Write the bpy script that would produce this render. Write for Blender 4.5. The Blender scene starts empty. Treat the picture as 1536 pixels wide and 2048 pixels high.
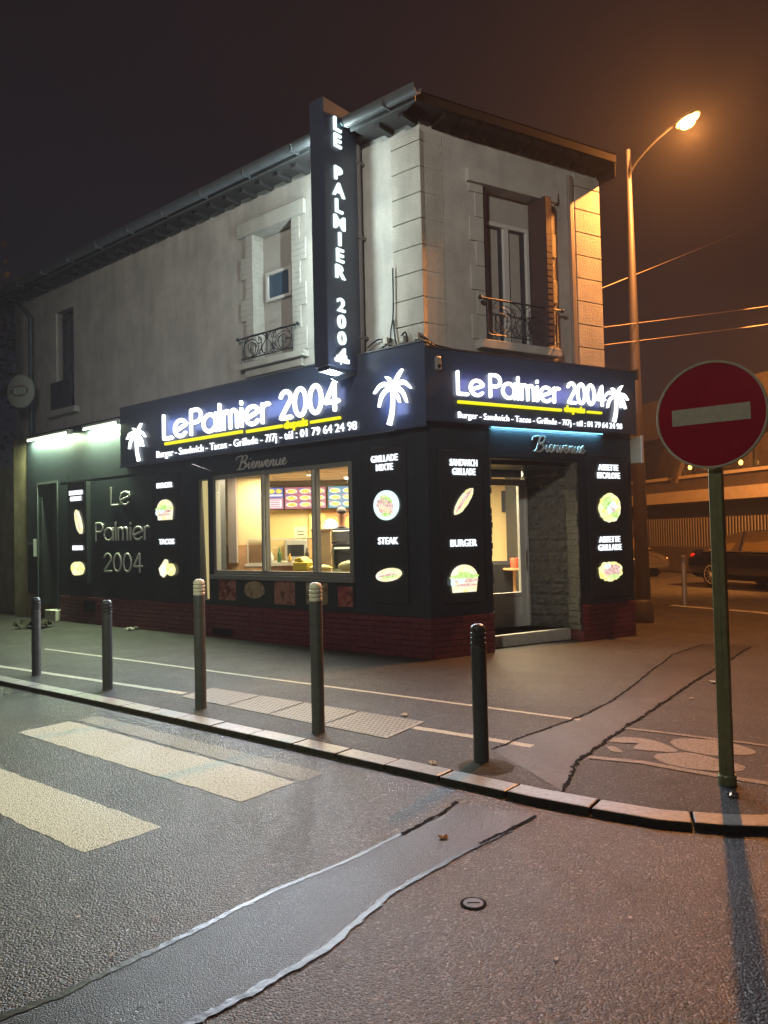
import bpy, bmesh, math, random
from mathutils import Matrix, Vector
random.seed(7)
R = math.radians; PI = math.pi; cos = math.cos; sin = math.sin
sc = bpy.context.scene; col = sc.collection

# ------------------------------------------------------------------ camera
pitch, roll = R(1.783), R(1.329)
F = Vector((0, cos(pitch), sin(pitch))); U0 = Vector((0, -sin(pitch), cos(pitch))); R0 = Vector((1, 0, 0))
cr = cos(roll)*R0 - sin(roll)*U0; cu = sin(roll)*R0 + cos(roll)*U0
cam = bpy.data.cameras.new('camera'); co = bpy.data.objects.new('camera', cam); col.objects.link(co)
m = Matrix((cr, cu, -F)).transposed().to_4x4(); m.translation = (0, 0, 1.6); co.matrix_world = m
cam.sensor_fit = 'HORIZONTAL'; cam.sensor_width = 36; cam.lens = 36*1538/1536
cam.clip_start = .05; cam.clip_end = 1000
sc.camera = co
# ------------------------------------------------------------------ world
w = bpy.data.worlds.new('World'); sc.world = w; w.use_nodes = True
nt = w.node_tree; bg = nt.nodes['Background']
bg.inputs[0].default_value = (.0065, .0058, .009, 1); bg.inputs[1].default_value = 1.0
sc.view_settings.view_transform = 'Standard'; sc.view_settings.look = 'None'
sc.view_settings.exposure = 0; sc.view_settings.gamma = 1; sc.view_settings.use_curve_mapping = False
sc.cycles.max_bounces = 6; sc.cycles.diffuse_bounces = 3; sc.cycles.glossy_bounces = 3; sc.cycles.transparent_max_bounces = 12
sc.cycles.volume_bounces = 0; sc.cycles.sample_clamp_indirect = 3; sc.cycles.caustics_reflective = False; sc.cycles.caustics_refractive = False
sc.cycles.use_denoising = True
SODIUM = (1, .34, .07)
LAMP = Vector((4.98, 12.06, 8.07))
def light(name, kind, loc, energy, color, **k):
    l = bpy.data.lights.new(name, kind); l.energy = energy; l.color = color
    for a, b in k.items(): setattr(l, a, b)
    o = bpy.data.objects.new(name, l); col.objects.link(o); o.location = loc
    return o
light('sodium_light', 'POINT', LAMP + Vector((-.02, -.1, -.16)), 4600, SODIUM, shadow_soft_size=.07)
def aim(o, tgt):
    o.rotation_euler = (Vector(tgt) - o.location).to_track_quat('-Z', 'Y').to_euler()

def area(name, frame, size, sy, energy, color, rx=-90, rz=0):
    # rectangular lamp in a facade frame; rx=-90 shines towards -y (out to the street)
    l = bpy.data.lights.new(name, 'AREA'); l.shape = 'RECTANGLE'; l.size = size; l.size_y = sy; l.energy = energy; l.color = color
    o = bpy.data.objects.new(name, l); col.objects.link(o); o.matrix_basis = frame @ Matrix.Rotation(R(rz), 4, 'Z') @ Matrix.Rotation(R(rx), 4, 'X'); return o
# ------------------------------------------------------------------ frames
K = Vector((.5763, 9.891, 0))
AL, AR = R(-39.76), R(30.11)
def T(v, rz=0): return Matrix.Translation(Vector(v)) @ Matrix.Rotation(rz, 4, 'Z')
FL = T(K, AL)      # x = -s (towards the corner is +x), y inwards, z up
FR = T(K, AR)      # x = s to the right, y inwards
WM = {}
def put(o, frame, parent=None):
    if parent is not None:
        o.parent = parent; o.matrix_basis = WM[parent.name].inverted() @ frame
    else: o.matrix_basis = frame
    WM[o.name] = frame.copy(); return o
def thing(name, label, cat, frame, group=None, kind=None):
    o = bpy.data.objects.new(name, None); o.empty_display_size = .2; col.objects.link(o)
    return tag(put(o, frame), label, cat, group, kind)
def tag(o, label=None, cat=None, group=None, kind=None):
    if label: o['label'] = label
    if cat: o['category'] = cat
    if group: o['group'] = group
    if kind: o['kind'] = kind
    return o
def copy_tree(o, frame, label=None):
    c = o.copy(); col.objects.link(c); put(c, frame)
    if label: c['label'] = label
    def rec(src, dst):
        for ch in [x for x in bpy.data.objects if x.parent is src]:
            d = ch.copy(); col.objects.link(d); d.parent = dst; WM[d.name] = frame
            rec(ch, d)
    rec(o, c); return c

# ------------------------------------------------------------------ materials
def mat(name, color, rough=.6, metal=0, emit=None, es=0, noise=0, nscale=8, bump=0, bscale=40, spec=.5, coat=0, color2=None, detail=4, bdist=.02):
    m = bpy.data.materials.new(name); m.use_nodes = True; nt = m.node_tree; N = nt.nodes; Lk = nt.links
    b = N['Principled BSDF']
    b.inputs['Base Color'].default_value = (*color, 1); b.inputs['Roughness'].default_value = rough
    b.inputs['Metallic'].default_value = metal; b.inputs['Specular IOR Level'].default_value = spec
    b.inputs['Coat Weight'].default_value = coat
    tc = N.new('ShaderNodeTexCoord')
    if noise or color2:
        n = N.new('ShaderNodeTexNoise'); n.inputs['Scale'].default_value = nscale; n.inputs['Detail'].default_value = detail
        n.inputs['Roughness'].default_value = .65
        Lk.new(tc.outputs['Object'], n.inputs['Vector'])
        r = N.new('ShaderNodeValToRGB'); r.color_ramp.elements[0].position = .3; r.color_ramp.elements[1].position = .7
        c2 = color2 or tuple(c*(1-noise) for c in color)
        r.color_ramp.elements[0].color = (*c2, 1); r.color_ramp.elements[1].color = (*[min(1, c*(1+noise*.5)) for c in color], 1)
        Lk.new(n.outputs['Fac'], r.inputs['Fac']); Lk.new(r.outputs['Color'], b.inputs['Base Color'])
    if bump:
        n2 = N.new('ShaderNodeTexNoise'); n2.inputs['Scale'].default_value = bscale; n2.inputs['Detail'].default_value = 5
        Lk.new(tc.outputs['Object'], n2.inputs['Vector'])
        bp = N.new('ShaderNodeBump'); bp.inputs['Strength'].default_value = bump; bp.inputs['Distance'].default_value = bdist
        Lk.new(n2.outputs['Fac'], bp.inputs['Height']); Lk.new(bp.outputs['Normal'], b.inputs['Normal'])
    if emit:
        b.inputs['Emission Color'].default_value = (*emit, 1); b.inputs['Emission Strength'].default_value = es
    return m
def emitmat(name, color, s): return mat(name, (.02, .02, .02), .5, emit=color, es=s)
def foodmat(name, cs, scale, s):
    m = mat(name, (.05, .05, .05), .4); nt = m.node_tree; N = nt.nodes
    b = N['Principled BSDF']; tc = N.new('ShaderNodeTexCoord'); v = N.new('ShaderNodeTexNoise')
    v.inputs['Scale'].default_value = scale; v.inputs['Detail'].default_value = 3; v.inputs['Distortion'].default_value = .6
    r = N.new('ShaderNodeValToRGB'); els = r.color_ramp.elements
    for i, c in enumerate(cs):
        p = .32 + .36*i/max(1, len(cs)-1)
        e = els[i] if i < 2 else els.new(p)
        e.position = p; e.color = (*c, 1)
    r.color_ramp.elements[0].color = (*cs[0], 1)
    nt.links.new(tc.outputs['Object'], v.inputs['Vector']); nt.links.new(v.outputs['Fac'], r.inputs['Fac'])
    nt.links.new(r.outputs['Color'], b.inputs['Emission Color']); b.inputs['Emission Strength'].default_value = s
    return m
def photomat(name, cs, scale):      # unlit printed photograph
    m = foodmat(name, cs, scale, 0); nt = m.node_tree; b = nt.nodes['Principled BSDF']
    r = [n for n in nt.nodes if n.type == 'VALTORGB'][0]; nt.links.new(r.outputs['Color'], b.inputs['Base Color']); return m
def glassmat(name, tint=(.9, .92, .95), refl=1.0):
    m = bpy.data.materials.new(name); m.use_nodes = True; nt = m.node_tree; N = nt.nodes; N.clear()
    o = N.new('ShaderNodeOutputMaterial'); mx = N.new('ShaderNodeMixShader'); t = N.new('ShaderNodeBsdfTransparent')
    g = N.new('ShaderNodeBsdfGlossy'); g.inputs['Roughness'].default_value = .02; t.inputs[0].default_value = (*tint, 1)
    lw = N.new('ShaderNodeLayerWeight'); lw.inputs[0].default_value = .5
    pw = N.new('ShaderNodeMath'); pw.operation = 'POWER'; pw.inputs[1].default_value = 5; nt.links.new(lw.outputs['Facing'], pw.inputs[0])
    f = N.new('ShaderNodeMath'); f.operation = 'MULTIPLY_ADD'; f.inputs[1].default_value = .9; f.inputs[2].default_value = .04; nt.links.new(pw.outputs[0], f.inputs[0])
    nt.links.new(f.outputs[0], mx.inputs[0]); nt.links.new(t.outputs[0], mx.inputs[1]); nt.links.new(g.outputs[0], mx.inputs[2])
    nt.links.new(mx.outputs[0], o.inputs[0]); return m

def asphalt(name, dark, lite, grain, rough0, rough1, bstr, bdist=.006, spec=.5):
    m = bpy.data.materials.new(name); m.use_nodes = True; nt = m.node_tree; N = nt.nodes; L = nt.links
    b = N['Principled BSDF']; tc = N.new('ShaderNodeTexCoord')
    def noise(s, d=4, dist=0):
        n = N.new('ShaderNodeTexNoise'); n.inputs['Scale'].default_value = s; n.inputs['Detail'].default_value = d
        n.inputs['Distortion'].default_value = dist; L.new(tc.outputs['Object'], n.inputs['Vector']); return n
    vo = N.new('ShaderNodeTexVoronoi'); vo.inputs['Scale'].default_value = grain; L.new(tc.outputs['Object'], vo.inputs['Vector'])
    sep = N.new('ShaderNodeSeparateColor'); L.new(vo.outputs['Color'], sep.inputs[0])
    big = noise(1.1, 6, .5); med = noise(9, 5)
    r = N.new('ShaderNodeValToRGB'); e = r.color_ramp.elements
    e[0].position = .15; e[0].color = (*dark, 1); e[1].position = 1.0; e[1].color = (*lite, 1)
    e2 = e.new(.62); e2.color = (*[d_*.8+l_*.07 for d_, l_ in zip(dark, lite)], 1); e3 = e.new(.86); e3.color = (*[d_*.6+l_*.34 for d_, l_ in zip(dark, lite)], 1)
    vo2 = N.new('ShaderNodeTexVoronoi'); vo2.inputs['Scale'].default_value = grain*2.3; L.new(tc.outputs['Object'], vo2.inputs['Vector'])
    sep2 = N.new('ShaderNodeSeparateColor'); L.new(vo2.outputs['Color'], sep2.inputs[0])
    pick = noise(grain*.35, 2); gt = N.new('ShaderNodeMath'); gt.operation = 'GREATER_THAN'; gt.inputs[1].default_value = .5; L.new(pick.outputs[0], gt.inputs[0])
    mg = N.new('ShaderNodeMix'); L.new(gt.outputs[0], mg.inputs[0]); L.new(sep.outputs[0], mg.inputs[2]); L.new(sep2.outputs[0], mg.inputs[3])
    L.new(mg.outputs[0], r.inputs[0]); b.inputs['Specular IOR Level'].default_value = spec
    mx = N.new('ShaderNodeMix'); mx.data_type = 'RGBA'; mx.blend_type = 'MULTIPLY'; mx.inputs[0].default_value = 1
    rr = N.new('ShaderNodeMapRange'); rr.inputs[1].default_value = .3; rr.inputs[2].default_value = .7; rr.inputs[3].default_value = .5; rr.inputs[4].default_value = 1.3
    ad = N.new('ShaderNodeMath'); ad.operation = 'ADD'; hm = N.new('ShaderNodeMath'); hm.operation = 'MULTIPLY'; hm.inputs[1].default_value = .5
    L.new(big.outputs[0], ad.inputs[0]); L.new(med.outputs[0], ad.inputs[1]); L.new(ad.outputs[0], hm.inputs[0]); L.new(hm.outputs[0], rr.inputs[0])
    L.new(r.outputs[0], mx.inputs[6]); L.new(rr.outputs[0], mx.inputs[7]); L.new(mx.outputs[2], b.inputs['Base Color'])
    r2 = N.new('ShaderNodeMapRange'); r2.inputs[1].default_value = .25; r2.inputs[2].default_value = .75; r2.inputs[3].default_value = rough0; r2.inputs[4].default_value = rough1
    wet = noise(.8, 3, .8); L.new(wet.outputs[0], r2.inputs[0]); L.new(r2.outputs[0], b.inputs['Roughness'])
    bp = N.new('ShaderNodeBump'); bp.inputs['Strength'].default_value = bstr; bp.inputs['Distance'].default_value = bdist
    fine = noise(grain*1.6, 3)
    a2 = N.new('ShaderNodeMath'); a2.operation = 'SUBTRACT'; L.new(fine.outputs[0], a2.inputs[0]); L.new(vo.outputs['Distance'], a2.inputs[1])
    L.new(a2.outputs[0], bp.inputs['Height']); L.new(bp.outputs[0], b.inputs['Normal'])
    return m
M = {}
M['road'] = asphalt('wet_coarse_asphalt', (.010, .010, .011), (.27, .265, .25), 92, .24, .40, .75, .006, .55)
M['patch'] = asphalt('smooth_patch_asphalt', (.014, .014, .016), (.085, .085, .09), 150, .24, .46, .6, .003, .5)
M['pave'] = asphalt('pavement_asphalt', (.012, .011, .010), (.17, .158, .14), 90, .42, .66, 1.0, .006, .35)
M['pave2'] = asphalt('pavement_trench_asphalt', (.010, .009, .009), (.10, .095, .088), 110, .32, .5, .8, .004, .45)
M['seal'] = mat('bitumen_seal', (.05, .054, .062), .33, bump=.5, bscale=26, bdist=.006, noise=.6, nscale=14)
M['crack'] = mat('crack_tar', (.006, .006, .006), .9, spec=.1)
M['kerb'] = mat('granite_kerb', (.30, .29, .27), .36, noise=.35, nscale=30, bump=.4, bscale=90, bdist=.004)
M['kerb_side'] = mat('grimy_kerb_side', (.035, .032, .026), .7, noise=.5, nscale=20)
M['joint'] = mat('kerb_joint', (.03, .03, .028), .8)
def paint(name, col_, thr=.45, rough=.5):
    m = asphalt(name, (.03, .03, .03), (.12, .12, .11), 95, .4, .6, .8, .005); nt = m.node_tree; N = nt.nodes; L = nt.links
    b = N['Principled BSDF']; src = b.inputs['Base Color'].links[0].from_socket
    tc = [n for n in N if n.type == 'TEX_COORD'][0]
    n = N.new('ShaderNodeTexNoise'); n.inputs['Scale'].default_value = 55; n.inputs['Detail'].default_value = 8; n.inputs['Roughness'].default_value = .75
    L.new(tc.outputs['Object'], n.inputs['Vector'])
    r = N.new('ShaderNodeMapRange'); r.inputs[1].default_value = thr-.1; r.inputs[2].default_value = thr+.06
    L.new(n.outputs[0], r.inputs[0])
    mx = N.new('ShaderNodeMix'); mx.data_type = 'RGBA'; L.new(r.outputs[0], mx.inputs[0]); L.new(src, mx.inputs[6]); mx.inputs[7].default_value = (*col_, 1)
    L.new(mx.outputs[2], b.inputs['Base Color']); return m
M['zebra'] = paint('crosswalk_paint', (.46, .48, .42), .45)
M['zebra_old'] = paint('old_crosswalk_paint', (.27, .28, .23), .50)
M['line'] = paint('cycle_line_paint', (.50, .48, .36), .44)
M['bike'] = paint('bike_symbol_paint', (.24, .21, .16), .47)
M['clad'] = mat('dark_cladding', (.026, .034, .043), .33, noise=.15, nscale=3, bump=.05, bscale=12)
M['fascia'] = mat('anthracite_fascia', (.043, .057, .093), .3, noise=.12, nscale=4)
M['panel'] = mat('menu_panel', (.03, .034, .038), .22)
M['panel_frame'] = mat('menu_panel_frame', (.05, .058, .062), .3, metal=.5)
M['brick'] = mat('red_painted_brick', (.14, .026, .036), .55, noise=.5, nscale=14, bump=.4, bscale=60)
M['black'] = mat('black', (.008, .008, .01), .7, spec=.2)
M['darkmetal'] = mat('dark_metal', (.035, .04, .045), .4, metal=.3)
M['alu'] = mat('aluminium', (.42, .43, .42), .35, metal=.6)
M['silver'] = mat('brushed_silver_letters', (.60, .60, .57), .32, metal=.3)
M['frame'] = mat('grey_window_frame', (.16, .165, .15), .45)
M['door_grey'] = mat('grey_door', (.60, .61, .58), .4)
M['frame_lit'] = mat('cream_window_frame', (.5, .48, .40), .45)
M['white_paint'] = mat('white_paint', (.6, .6, .58), .45)
M['glass'] = glassmat('clear_glass')
M['darkglass'] = mat('dark_window_glass', (.03, .04, .055), .08, noise=.3, nscale=3)
M['blueglass'] = mat('small_window_glass', (.06, .10, .15), .15)
M['zinc'] = mat('zinc', (.10, .115, .125), .55, metal=.3, noise=.2, nscale=6)
M['roof'] = mat('roof_tiles', (.03, .024, .022), .9, spec=.1, noise=.3, nscale=10, bump=.5, bscale=20)
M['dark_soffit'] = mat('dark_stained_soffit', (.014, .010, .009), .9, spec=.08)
M['wood_soffit'] = mat('painted_soffit', (.035, .037, .04), .8)
M['iron'] = mat('wrought_iron', (.03, .035, .045), .45, metal=.4)
M['bollard'] = mat('bollard_paint', (.085, .09, .095), .34, noise=.25, nscale=15)
M['bollard_white'] = mat('bollard_white_head', (.72, .70, .60), .4)
M['red'] = mat('sign_red_film', (.50, .016, .04), .3, noise=.15, nscale=5)
M['sign_white'] = mat('sign_white_film', (.70, .68, .50), .3, noise=.14, nscale=30)
M['green_post'] = mat('olive_galvanised_post', (.32, .33, .16), .42, metal=.2, noise=.2, nscale=14)
M['stone_black'] = mat('black_split_stone', (.11, .112, .10), .4, noise=.3, nscale=20, bump=1.0, bscale=30, bdist=.03)
M['step'] = mat('concrete_step', (.66, .65, .56), .55, noise=.2, nscale=14, bump=.2, bscale=60)
def plaster(name, c, c2, bump, bs):
    m = mat(name, c, .8, color2=c2, nscale=2.2, detail=7, bump=bump, bscale=bs, bdist=.012)
    # rain streaks and grime running down the wall
    nt = m.node_tree; N = nt.nodes; L = nt.links; b = N['Principled BSDF']; src = b.inputs['Base Color'].links[0].from_socket
    tc = [n for n in N if n.type == 'TEX_COORD'][0]; mp = N.new('ShaderNodeMapping'); mp.inputs['Scale'].default_value = (4, 4, .7); L.new(tc.outputs['Object'], mp.inputs[0])
    n = N.new('ShaderNodeTexNoise'); n.inputs['Scale'].default_value = 1; n.inputs['Detail'].default_value = 6; L.new(mp.outputs[0], n.inputs['Vector'])
    r = N.new('ShaderNodeMapRange'); r.inputs[1].default_value = .42; r.inputs[2].default_value = .66; r.inputs[3].default_value = 1.0; r.inputs[4].default_value = .84; L.new(n.outputs[0], r.inputs[0])
    mx = N.new('ShaderNodeMix'); mx.data_type = 'RGBA'; mx.blend_type = 'MULTIPLY'; mx.inputs[0].default_value = 1; L.new(src, mx.inputs[6]); L.new(r.outputs[0], mx.inputs[7]); L.new(mx.outputs[2], b.inputs['Base Color'])
    return m
M['plaster'] = plaster('painted_render', (.56, .55, .51), (.40, .395, .37), .9, 70)
M['quoin'] = plaster('rough_stone_blocks', (.54, .52, .46), (.38, .37, .33), 1.2, 55)
M['jamb'] = plaster('painted_brick_surround', (.50, .50, .46), (.42, .42, .39), .3, 30)
M['garden_wall'] = plaster('dirty_render', (.50, .42, .26), (.28, .23, .13), .8, 30)
M['infill'] = mat('smooth_infill', (.40, .385, .36), .7, noise=.08)
LETTER = (.88, .93, 1.0)
M['letter'] = emitmat('white_led_letters', LETTER, 2.6)
M['blade_letter'] = emitmat('blade_led_letters', (.84, 1.0, .98), 1.3)
M['letter_small'] = emitmat('small_led_letters', (.93, .96, 1.0), 1.8)
M['menu_letter'] = emitmat('menu_led_letters', (.88, .95, 1.0), 1.7)
M['yellow'] = emitmat('yellow_led', (.86, .80, .0), 1.2)
M['palm'] = emitmat('palm_led', (.93, .97, 1.0), 2.4)
M['tube'] = emitmat('fluorescent_tube', (.86, 1.0, .74), 7)
M['cyan'] = emitmat('blue_led_strip', (.25, .72, 1.0), 3.5)
M['skin'] = mat('skin', (.30, .15, .10), .5)
M['navy'] = mat('navy_cloth', (.03, .035, .06), .8)
M['beige_wall'] = mat('beige_interior', (.66, .53, .28), .7)
M['orange_wall'] = mat('orange_interior', (.62, .33, .14), .7)
M['wood'] = mat('light_wood', (.50, .30, .15), .45, color2=(.36, .2, .09), nscale=7)
M['pillar'] = mat('grey_pillar', (.22, .19, .17), .6)
M['tile'] = mat('interior_floor', (.3, .22, .16), .4)
M['ceiling'] = mat('ceiling_tiles', (.6, .5, .36), .7)
M['warm_panel'] = emitmat('warm_ceiling_panel', (1, .82, .5), 5)
M['carpaint'] = mat('dark_car_paint', (.02, .017, .014), .16, metal=.5, coat=1)
M['carpaint2'] = mat('grey_car_paint', (.05, .048, .045), .25, metal=.4, coat=1)
M['carglass'] = mat('car_glass', (.14, .10, .035), .08)
M['chrome'] = mat('chrome', (.75, .72, .66), .15, metal=1)
M['alloy'] = mat('alloy_wheel', (.8, .76, .68), .3, metal=.15)
M['tyre'] = mat('tyre', (.012, .012, .012), .75)
M['taillight'] = mat('tail_light', (.5, .02, .01), .15, emit=(1, .08, .02), es=.15)
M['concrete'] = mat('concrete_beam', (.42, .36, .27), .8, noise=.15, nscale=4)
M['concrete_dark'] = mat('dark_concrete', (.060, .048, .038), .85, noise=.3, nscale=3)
M['far_glass'] = mat('far_window_glass', (.05, .04, .035), .12, noise=.4, nscale=2)
M['slat'] = mat('pale_fence_slat', (.14, .125, .10), .6)
M['wire'] = mat('overhead_wire', (.30, .24, .2), .6)
M['tac'] = mat('tactile_tile', (.30, .29, .23), .5, noise=.3, nscale=30, bump=.2, bscale=60)
M['tac_dark'] = mat('tactile_groove', (.10, .095, .075), .7)
M['soil'] = mat('mossy_dirt', (.045, .04, .02), .9, noise=.5, nscale=30, bump=1, bscale=60)
M['litter'] = mat('litter', (.55, .5, .45), .5)
M['poster_bg'] = mat('dark_poster', (.02, .03, .03), .35)
M['grey_sign'] = mat('unlit_round_sign', (.42, .45, .38), .45)
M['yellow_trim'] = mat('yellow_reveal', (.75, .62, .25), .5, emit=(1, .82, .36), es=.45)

# ------------------------------------------------------------------ mesh builder
class MB:
    def __init__(s): s.bm = bmesh.new(); s.mi = 0
    def _f(s, vs):
        try: f = s.bm.faces.new(vs); f.material_index = s.mi; return f
        except ValueError: return None
    def box(s, x0, x1, y0, y1, z0, z1, M_=None):
        P = [Vector((x, y, z)) for z in (z0, z1) for y in (y0, y1) for x in (x0, x1)]
        if M_: P = [M_ @ p for p in P]
        v = [s.bm.verts.new(p) for p in P]
        for q in ((0, 2, 3, 1), (4, 5, 7, 6), (0, 1, 5, 4), (2, 6, 7, 3), (0, 4, 6, 2), (1, 3, 7, 5)): s._f([v[i] for i in q])
        return s
    def prism(s, poly, a, b, axis='z', M_=None):
        def mk(p, t):
            q = Vector((p[0], p[1], t)) if axis == 'z' else Vector((p[0], t, p[1])) if axis == 'y' else Vector((t, p[0], p[1]))
            return M_ @ q if M_ else q
        A = [s.bm.verts.new(mk(p, a)) for p in poly]; B = [s.bm.verts.new(mk(p, b)) for p in poly]
        s._f(A[::-1]); s._f(B); n = len(poly)
        for i in range(n): s._f([A[i], A[(i+1) % n], B[(i+1) % n], B[i]])
        return s
    def tube(s, pts, r, n=8, flat=None, caps=True, closed=False):
        # r radius or list. flat=(normal, depth_radius) gives a flattened section
        pts = [Vector(p) for p in pts]; rings = []
        N_ = len(pts); up0 = Vector((0, 0, 1))
        for i, p in enumerate(pts):
            a = pts[(i-1) % N_] if closed else pts[max(0, i-1)]; b = pts[(i+1) % N_] if closed else pts[min(N_-1, i+1)]
            t = (b-a); t = t.normalized() if t.length > 1e-9 else Vector((1, 0, 0))
            if flat: nn = Vector(flat[0]).normalized()
            else:
                nn = up0 if abs(t.z) < .95 else Vector((0, 1, 0))
            sd = t.cross(nn); sd.normalize(); nn2 = sd.cross(t).normalized()
            rr = r[i] if isinstance(r, (list, tuple)) else r; rd = flat[1] if flat else rr
            rings.append([s.bm.verts.new(p + sd*rr*cos(2*PI*k/n) + nn2*rd*sin(2*PI*k/n)) for k in range(n)])
        for i in range(N_ if closed else N_-1):
            A, B = rings[i], rings[(i+1) % N_]
            for k in range(n): s._f([A[k], A[(k+1) % n], B[(k+1) % n], B[k]])
        if caps and not closed: s._f(rings[0][::-1]); s._f(rings[-1])
        return s
    def lathe(s, prof, c=(0, 0, 0), n=24, M_=None):
        rings = []
        for r_, z in prof:
            ring = []
            for k in range(n):
                p = Vector((c[0]+r_*cos(2*PI*k/n), c[1]+r_*sin(2*PI*k/n), c[2]+z))
                ring.append(s.bm.verts.new(M_ @ p if M_ else p))
            rings.append(ring)
        for A, B in zip(rings, rings[1:]):
            for k in range(n): s._f([A[k], A[(k+1) % n], B[(k+1) % n], B[k]])
        s._f(rings[0][::-1]); s._f(rings[-1]); return s
    def sphere(s, c, r, n=12, sc3=(1, 1, 1)):
        prof = [(r*sin(PI*i/n), -r*cos(PI*i/n)) for i in range(n+1)]
        prof[0] = (1e-4, -r); prof[-1] = (1e-4, r)
        S = Matrix.Diagonal((*sc3, 1)); return s.lathe(prof, (0, 0, 0), n*2, Matrix.Translation(Vector(c)) @ S)
    def build(s, name, mats, parent=None, frame=None, smooth=False, bevel=0, seg=2):
        bmesh.ops.recalc_face_normals(s.bm, faces=s.bm.faces)
        me = bpy.data.meshes.new(name)
        if smooth:
            for f in s.bm.faces: f.smooth = True
        s.bm.to_mesh(me); s.bm.free()
        for mm in (mats if isinstance(mats, (list, tuple)) else [mats]): me.materials.append(M[mm] if isinstance(mm, str) else mm)
        o = bpy.data.objects.new(name, me); col.objects.link(o)
        if frame is None: frame = WM[parent.name] if parent is not None else Matrix()
        put(o, frame, parent)
        if smooth: 
            try: me.set_sharp_from_angle(angle=R(40))
            except Exception: pass
        if bevel:
            b = o.modifiers.new('b', 'BEVEL'); b.width = bevel; b.segments = seg; b.limit_method = 'ANGLE'
        return o

# text with the built-in font, as a mesh in local x/z facing -y, centred or left
def text_obj(name, body, size, m_, parent, frame, x, z, y, align='CENTER', weight=.0, depth=.02, sx=1.0, shear=0, width=None):
    cu_ = bpy.data.curves.new('t', 'FONT'); cu_.body = body; cu_.size = size; cu_.align_x = align; cu_.extrude = depth/2
    cu_.offset = weight; cu_.shear = shear; cu_.resolution_u = 3; cu_.space_line = .95
    o = bpy.data.objects.new('t', cu_); col.objects.link(o)
    bpy.context.view_layer.update()
    dg = bpy.context.evaluated_depsgraph_get()
    me = bpy.data.meshes.new_from_object(o.evaluated_get(dg)); bpy.data.objects.remove(o)
    xs = [v.co.x for v in me.vertices]
    if width and xs: sx = width/(max(xs)-min(xs))
    X0 = min(xs) if align == 'LEFT' else (min(xs)+max(xs))/2
    for v in me.vertices:
        c = v.co; v.co = Vector(((c.x-X0)*sx + x, y - c.z, c.y + z))
    me.materials.clear(); me.materials.append(M[m_] if isinstance(m_, str) else m_)
    ob = bpy.data.objects.new(name, me); col.objects.link(ob); put(ob, frame, parent); return ob

# geometric stroke lettering: each glyph = (advance, list of polylines) with cap height 1
def arc(cx, cy, rx, ry, a0, a1, n=14): return [(cx+rx*cos(R(a0+(a1-a0)*i/n)), cy+ry*sin(R(a0+(a1-a0)*i/n))) for i in range(n+1)]
XH = .68
G = {
 'L': (.62, [[(0, 1), (0, 0), (.46, 0)]]),
 'e': (.80, [[(.03, .24)] + [(.62, .46)] + arc(.33, .34, .33, .34, 22, 318, 20)]),
 'P': (.68, [[(0, 0), (0, 1), (.28, 1)] + arc(.28, .74, .27, .26, 90, -90, 12) + [(0, .48)]]),
 'a': (.86, [arc(.33, .34, .33, .34, 0, 360, 24), [(.67, XH), (.67, 0)]]),
 'l': (.20, [[(0, 0), (0, 1)]]),
 'm': (.90, [[(0, 0), (0, XH)], [(0, .40)] + arc(.17, .45, .17, .23, 180, 0, 10) + [(.34, 0)], [(.34, .40)] + arc(.51, .45, .17, .23, 180, 0, 10) + [(.68, 0)]]),
 'i': (.20, [[(0, 0), (0, .66)], [(0, .88), (0, .93)]]),
 'r': (.42, [[(0, 0), (0, XH)], [(0, .42)] + arc(.22, .44, .22, .24, 180, 70, 8)]),
 '2': (.68, [arc(.25, .74, .24, .26, 165, -25, 14) + [(.0, 0), (.5, 0)]]),
 '0': (.70, [arc(.26, .5, .26, .5, 0, 360, 28)]),
 '4': (.66, [[(.40, 0), (.40, 1), (0, .30), (.56, .30)]]),
 ' ': (.28, []),
}
def stroke_text(mb, txt, x, z, h, y, wd, depth=.02, sx=1.0, width=None, rise=0):
    adv = sum(G[c][0] for c in txt)
    if width: sx = width/((adv-.14)*h)
    for c in txt:
        a, sts = G[c]
        for i, st in enumerate(sts):
            P = [(x+px*h*sx, y - .0012*i, z+pz*h) for px, pz in st]
            closed = len(st) > 20 and (Vector(P[0])-Vector(P[-1])).length < 1e-3
            if closed: mb.tube(P[:-1], wd/2, 10, flat=((0, 1, 0), depth), closed=True)
            else:
                # round ends
                a0 = Vector(P[0]) + (Vector(P[0])-Vector(P[1])).normalized()*wd*.35
                a1 = Vector(P[-1]) + (Vector(P[-1])-Vector(P[-2])).normalized()*wd*.35
                Q = [a0] + resample(P) + [a1]; rr = [wd*.28] + [wd/2]*(len(Q)-2) + [wd*.28]
                mb.tube(Q, rr, 10, flat=((0, 1, 0), depth))
        x += a*h*sx
    return x
def resample(P):
    out = [Vector(P[0])]
    for a, b in zip(P, P[1:]):
        a, b = Vector(a), Vector(b); d = (b-a)
        if d.length > .06:
            e = d.normalized()*min(.012, d.length*.2)
            out += [a+e, b-e]
        out.append(b)
    return out
def smoothpts(P, n=5):
    P = [Vector(p) for p in P]; out = []
    for i in range(len(P)-1):
        p0 = P[max(0, i-1)]; p1 = P[i]; p2 = P[i+1]; p3 = P[min(len(P)-1, i+2)]
        for k in range(n):
            t = k/n
            out.append(.5*((2*p1)+(-p0+p2)*t+(2*p0-5*p1+4*p2-p3)*t*t+(-p0+3*p1-3*p2+p3)*t**3))
    out.append(P[-1]); return out
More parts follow.
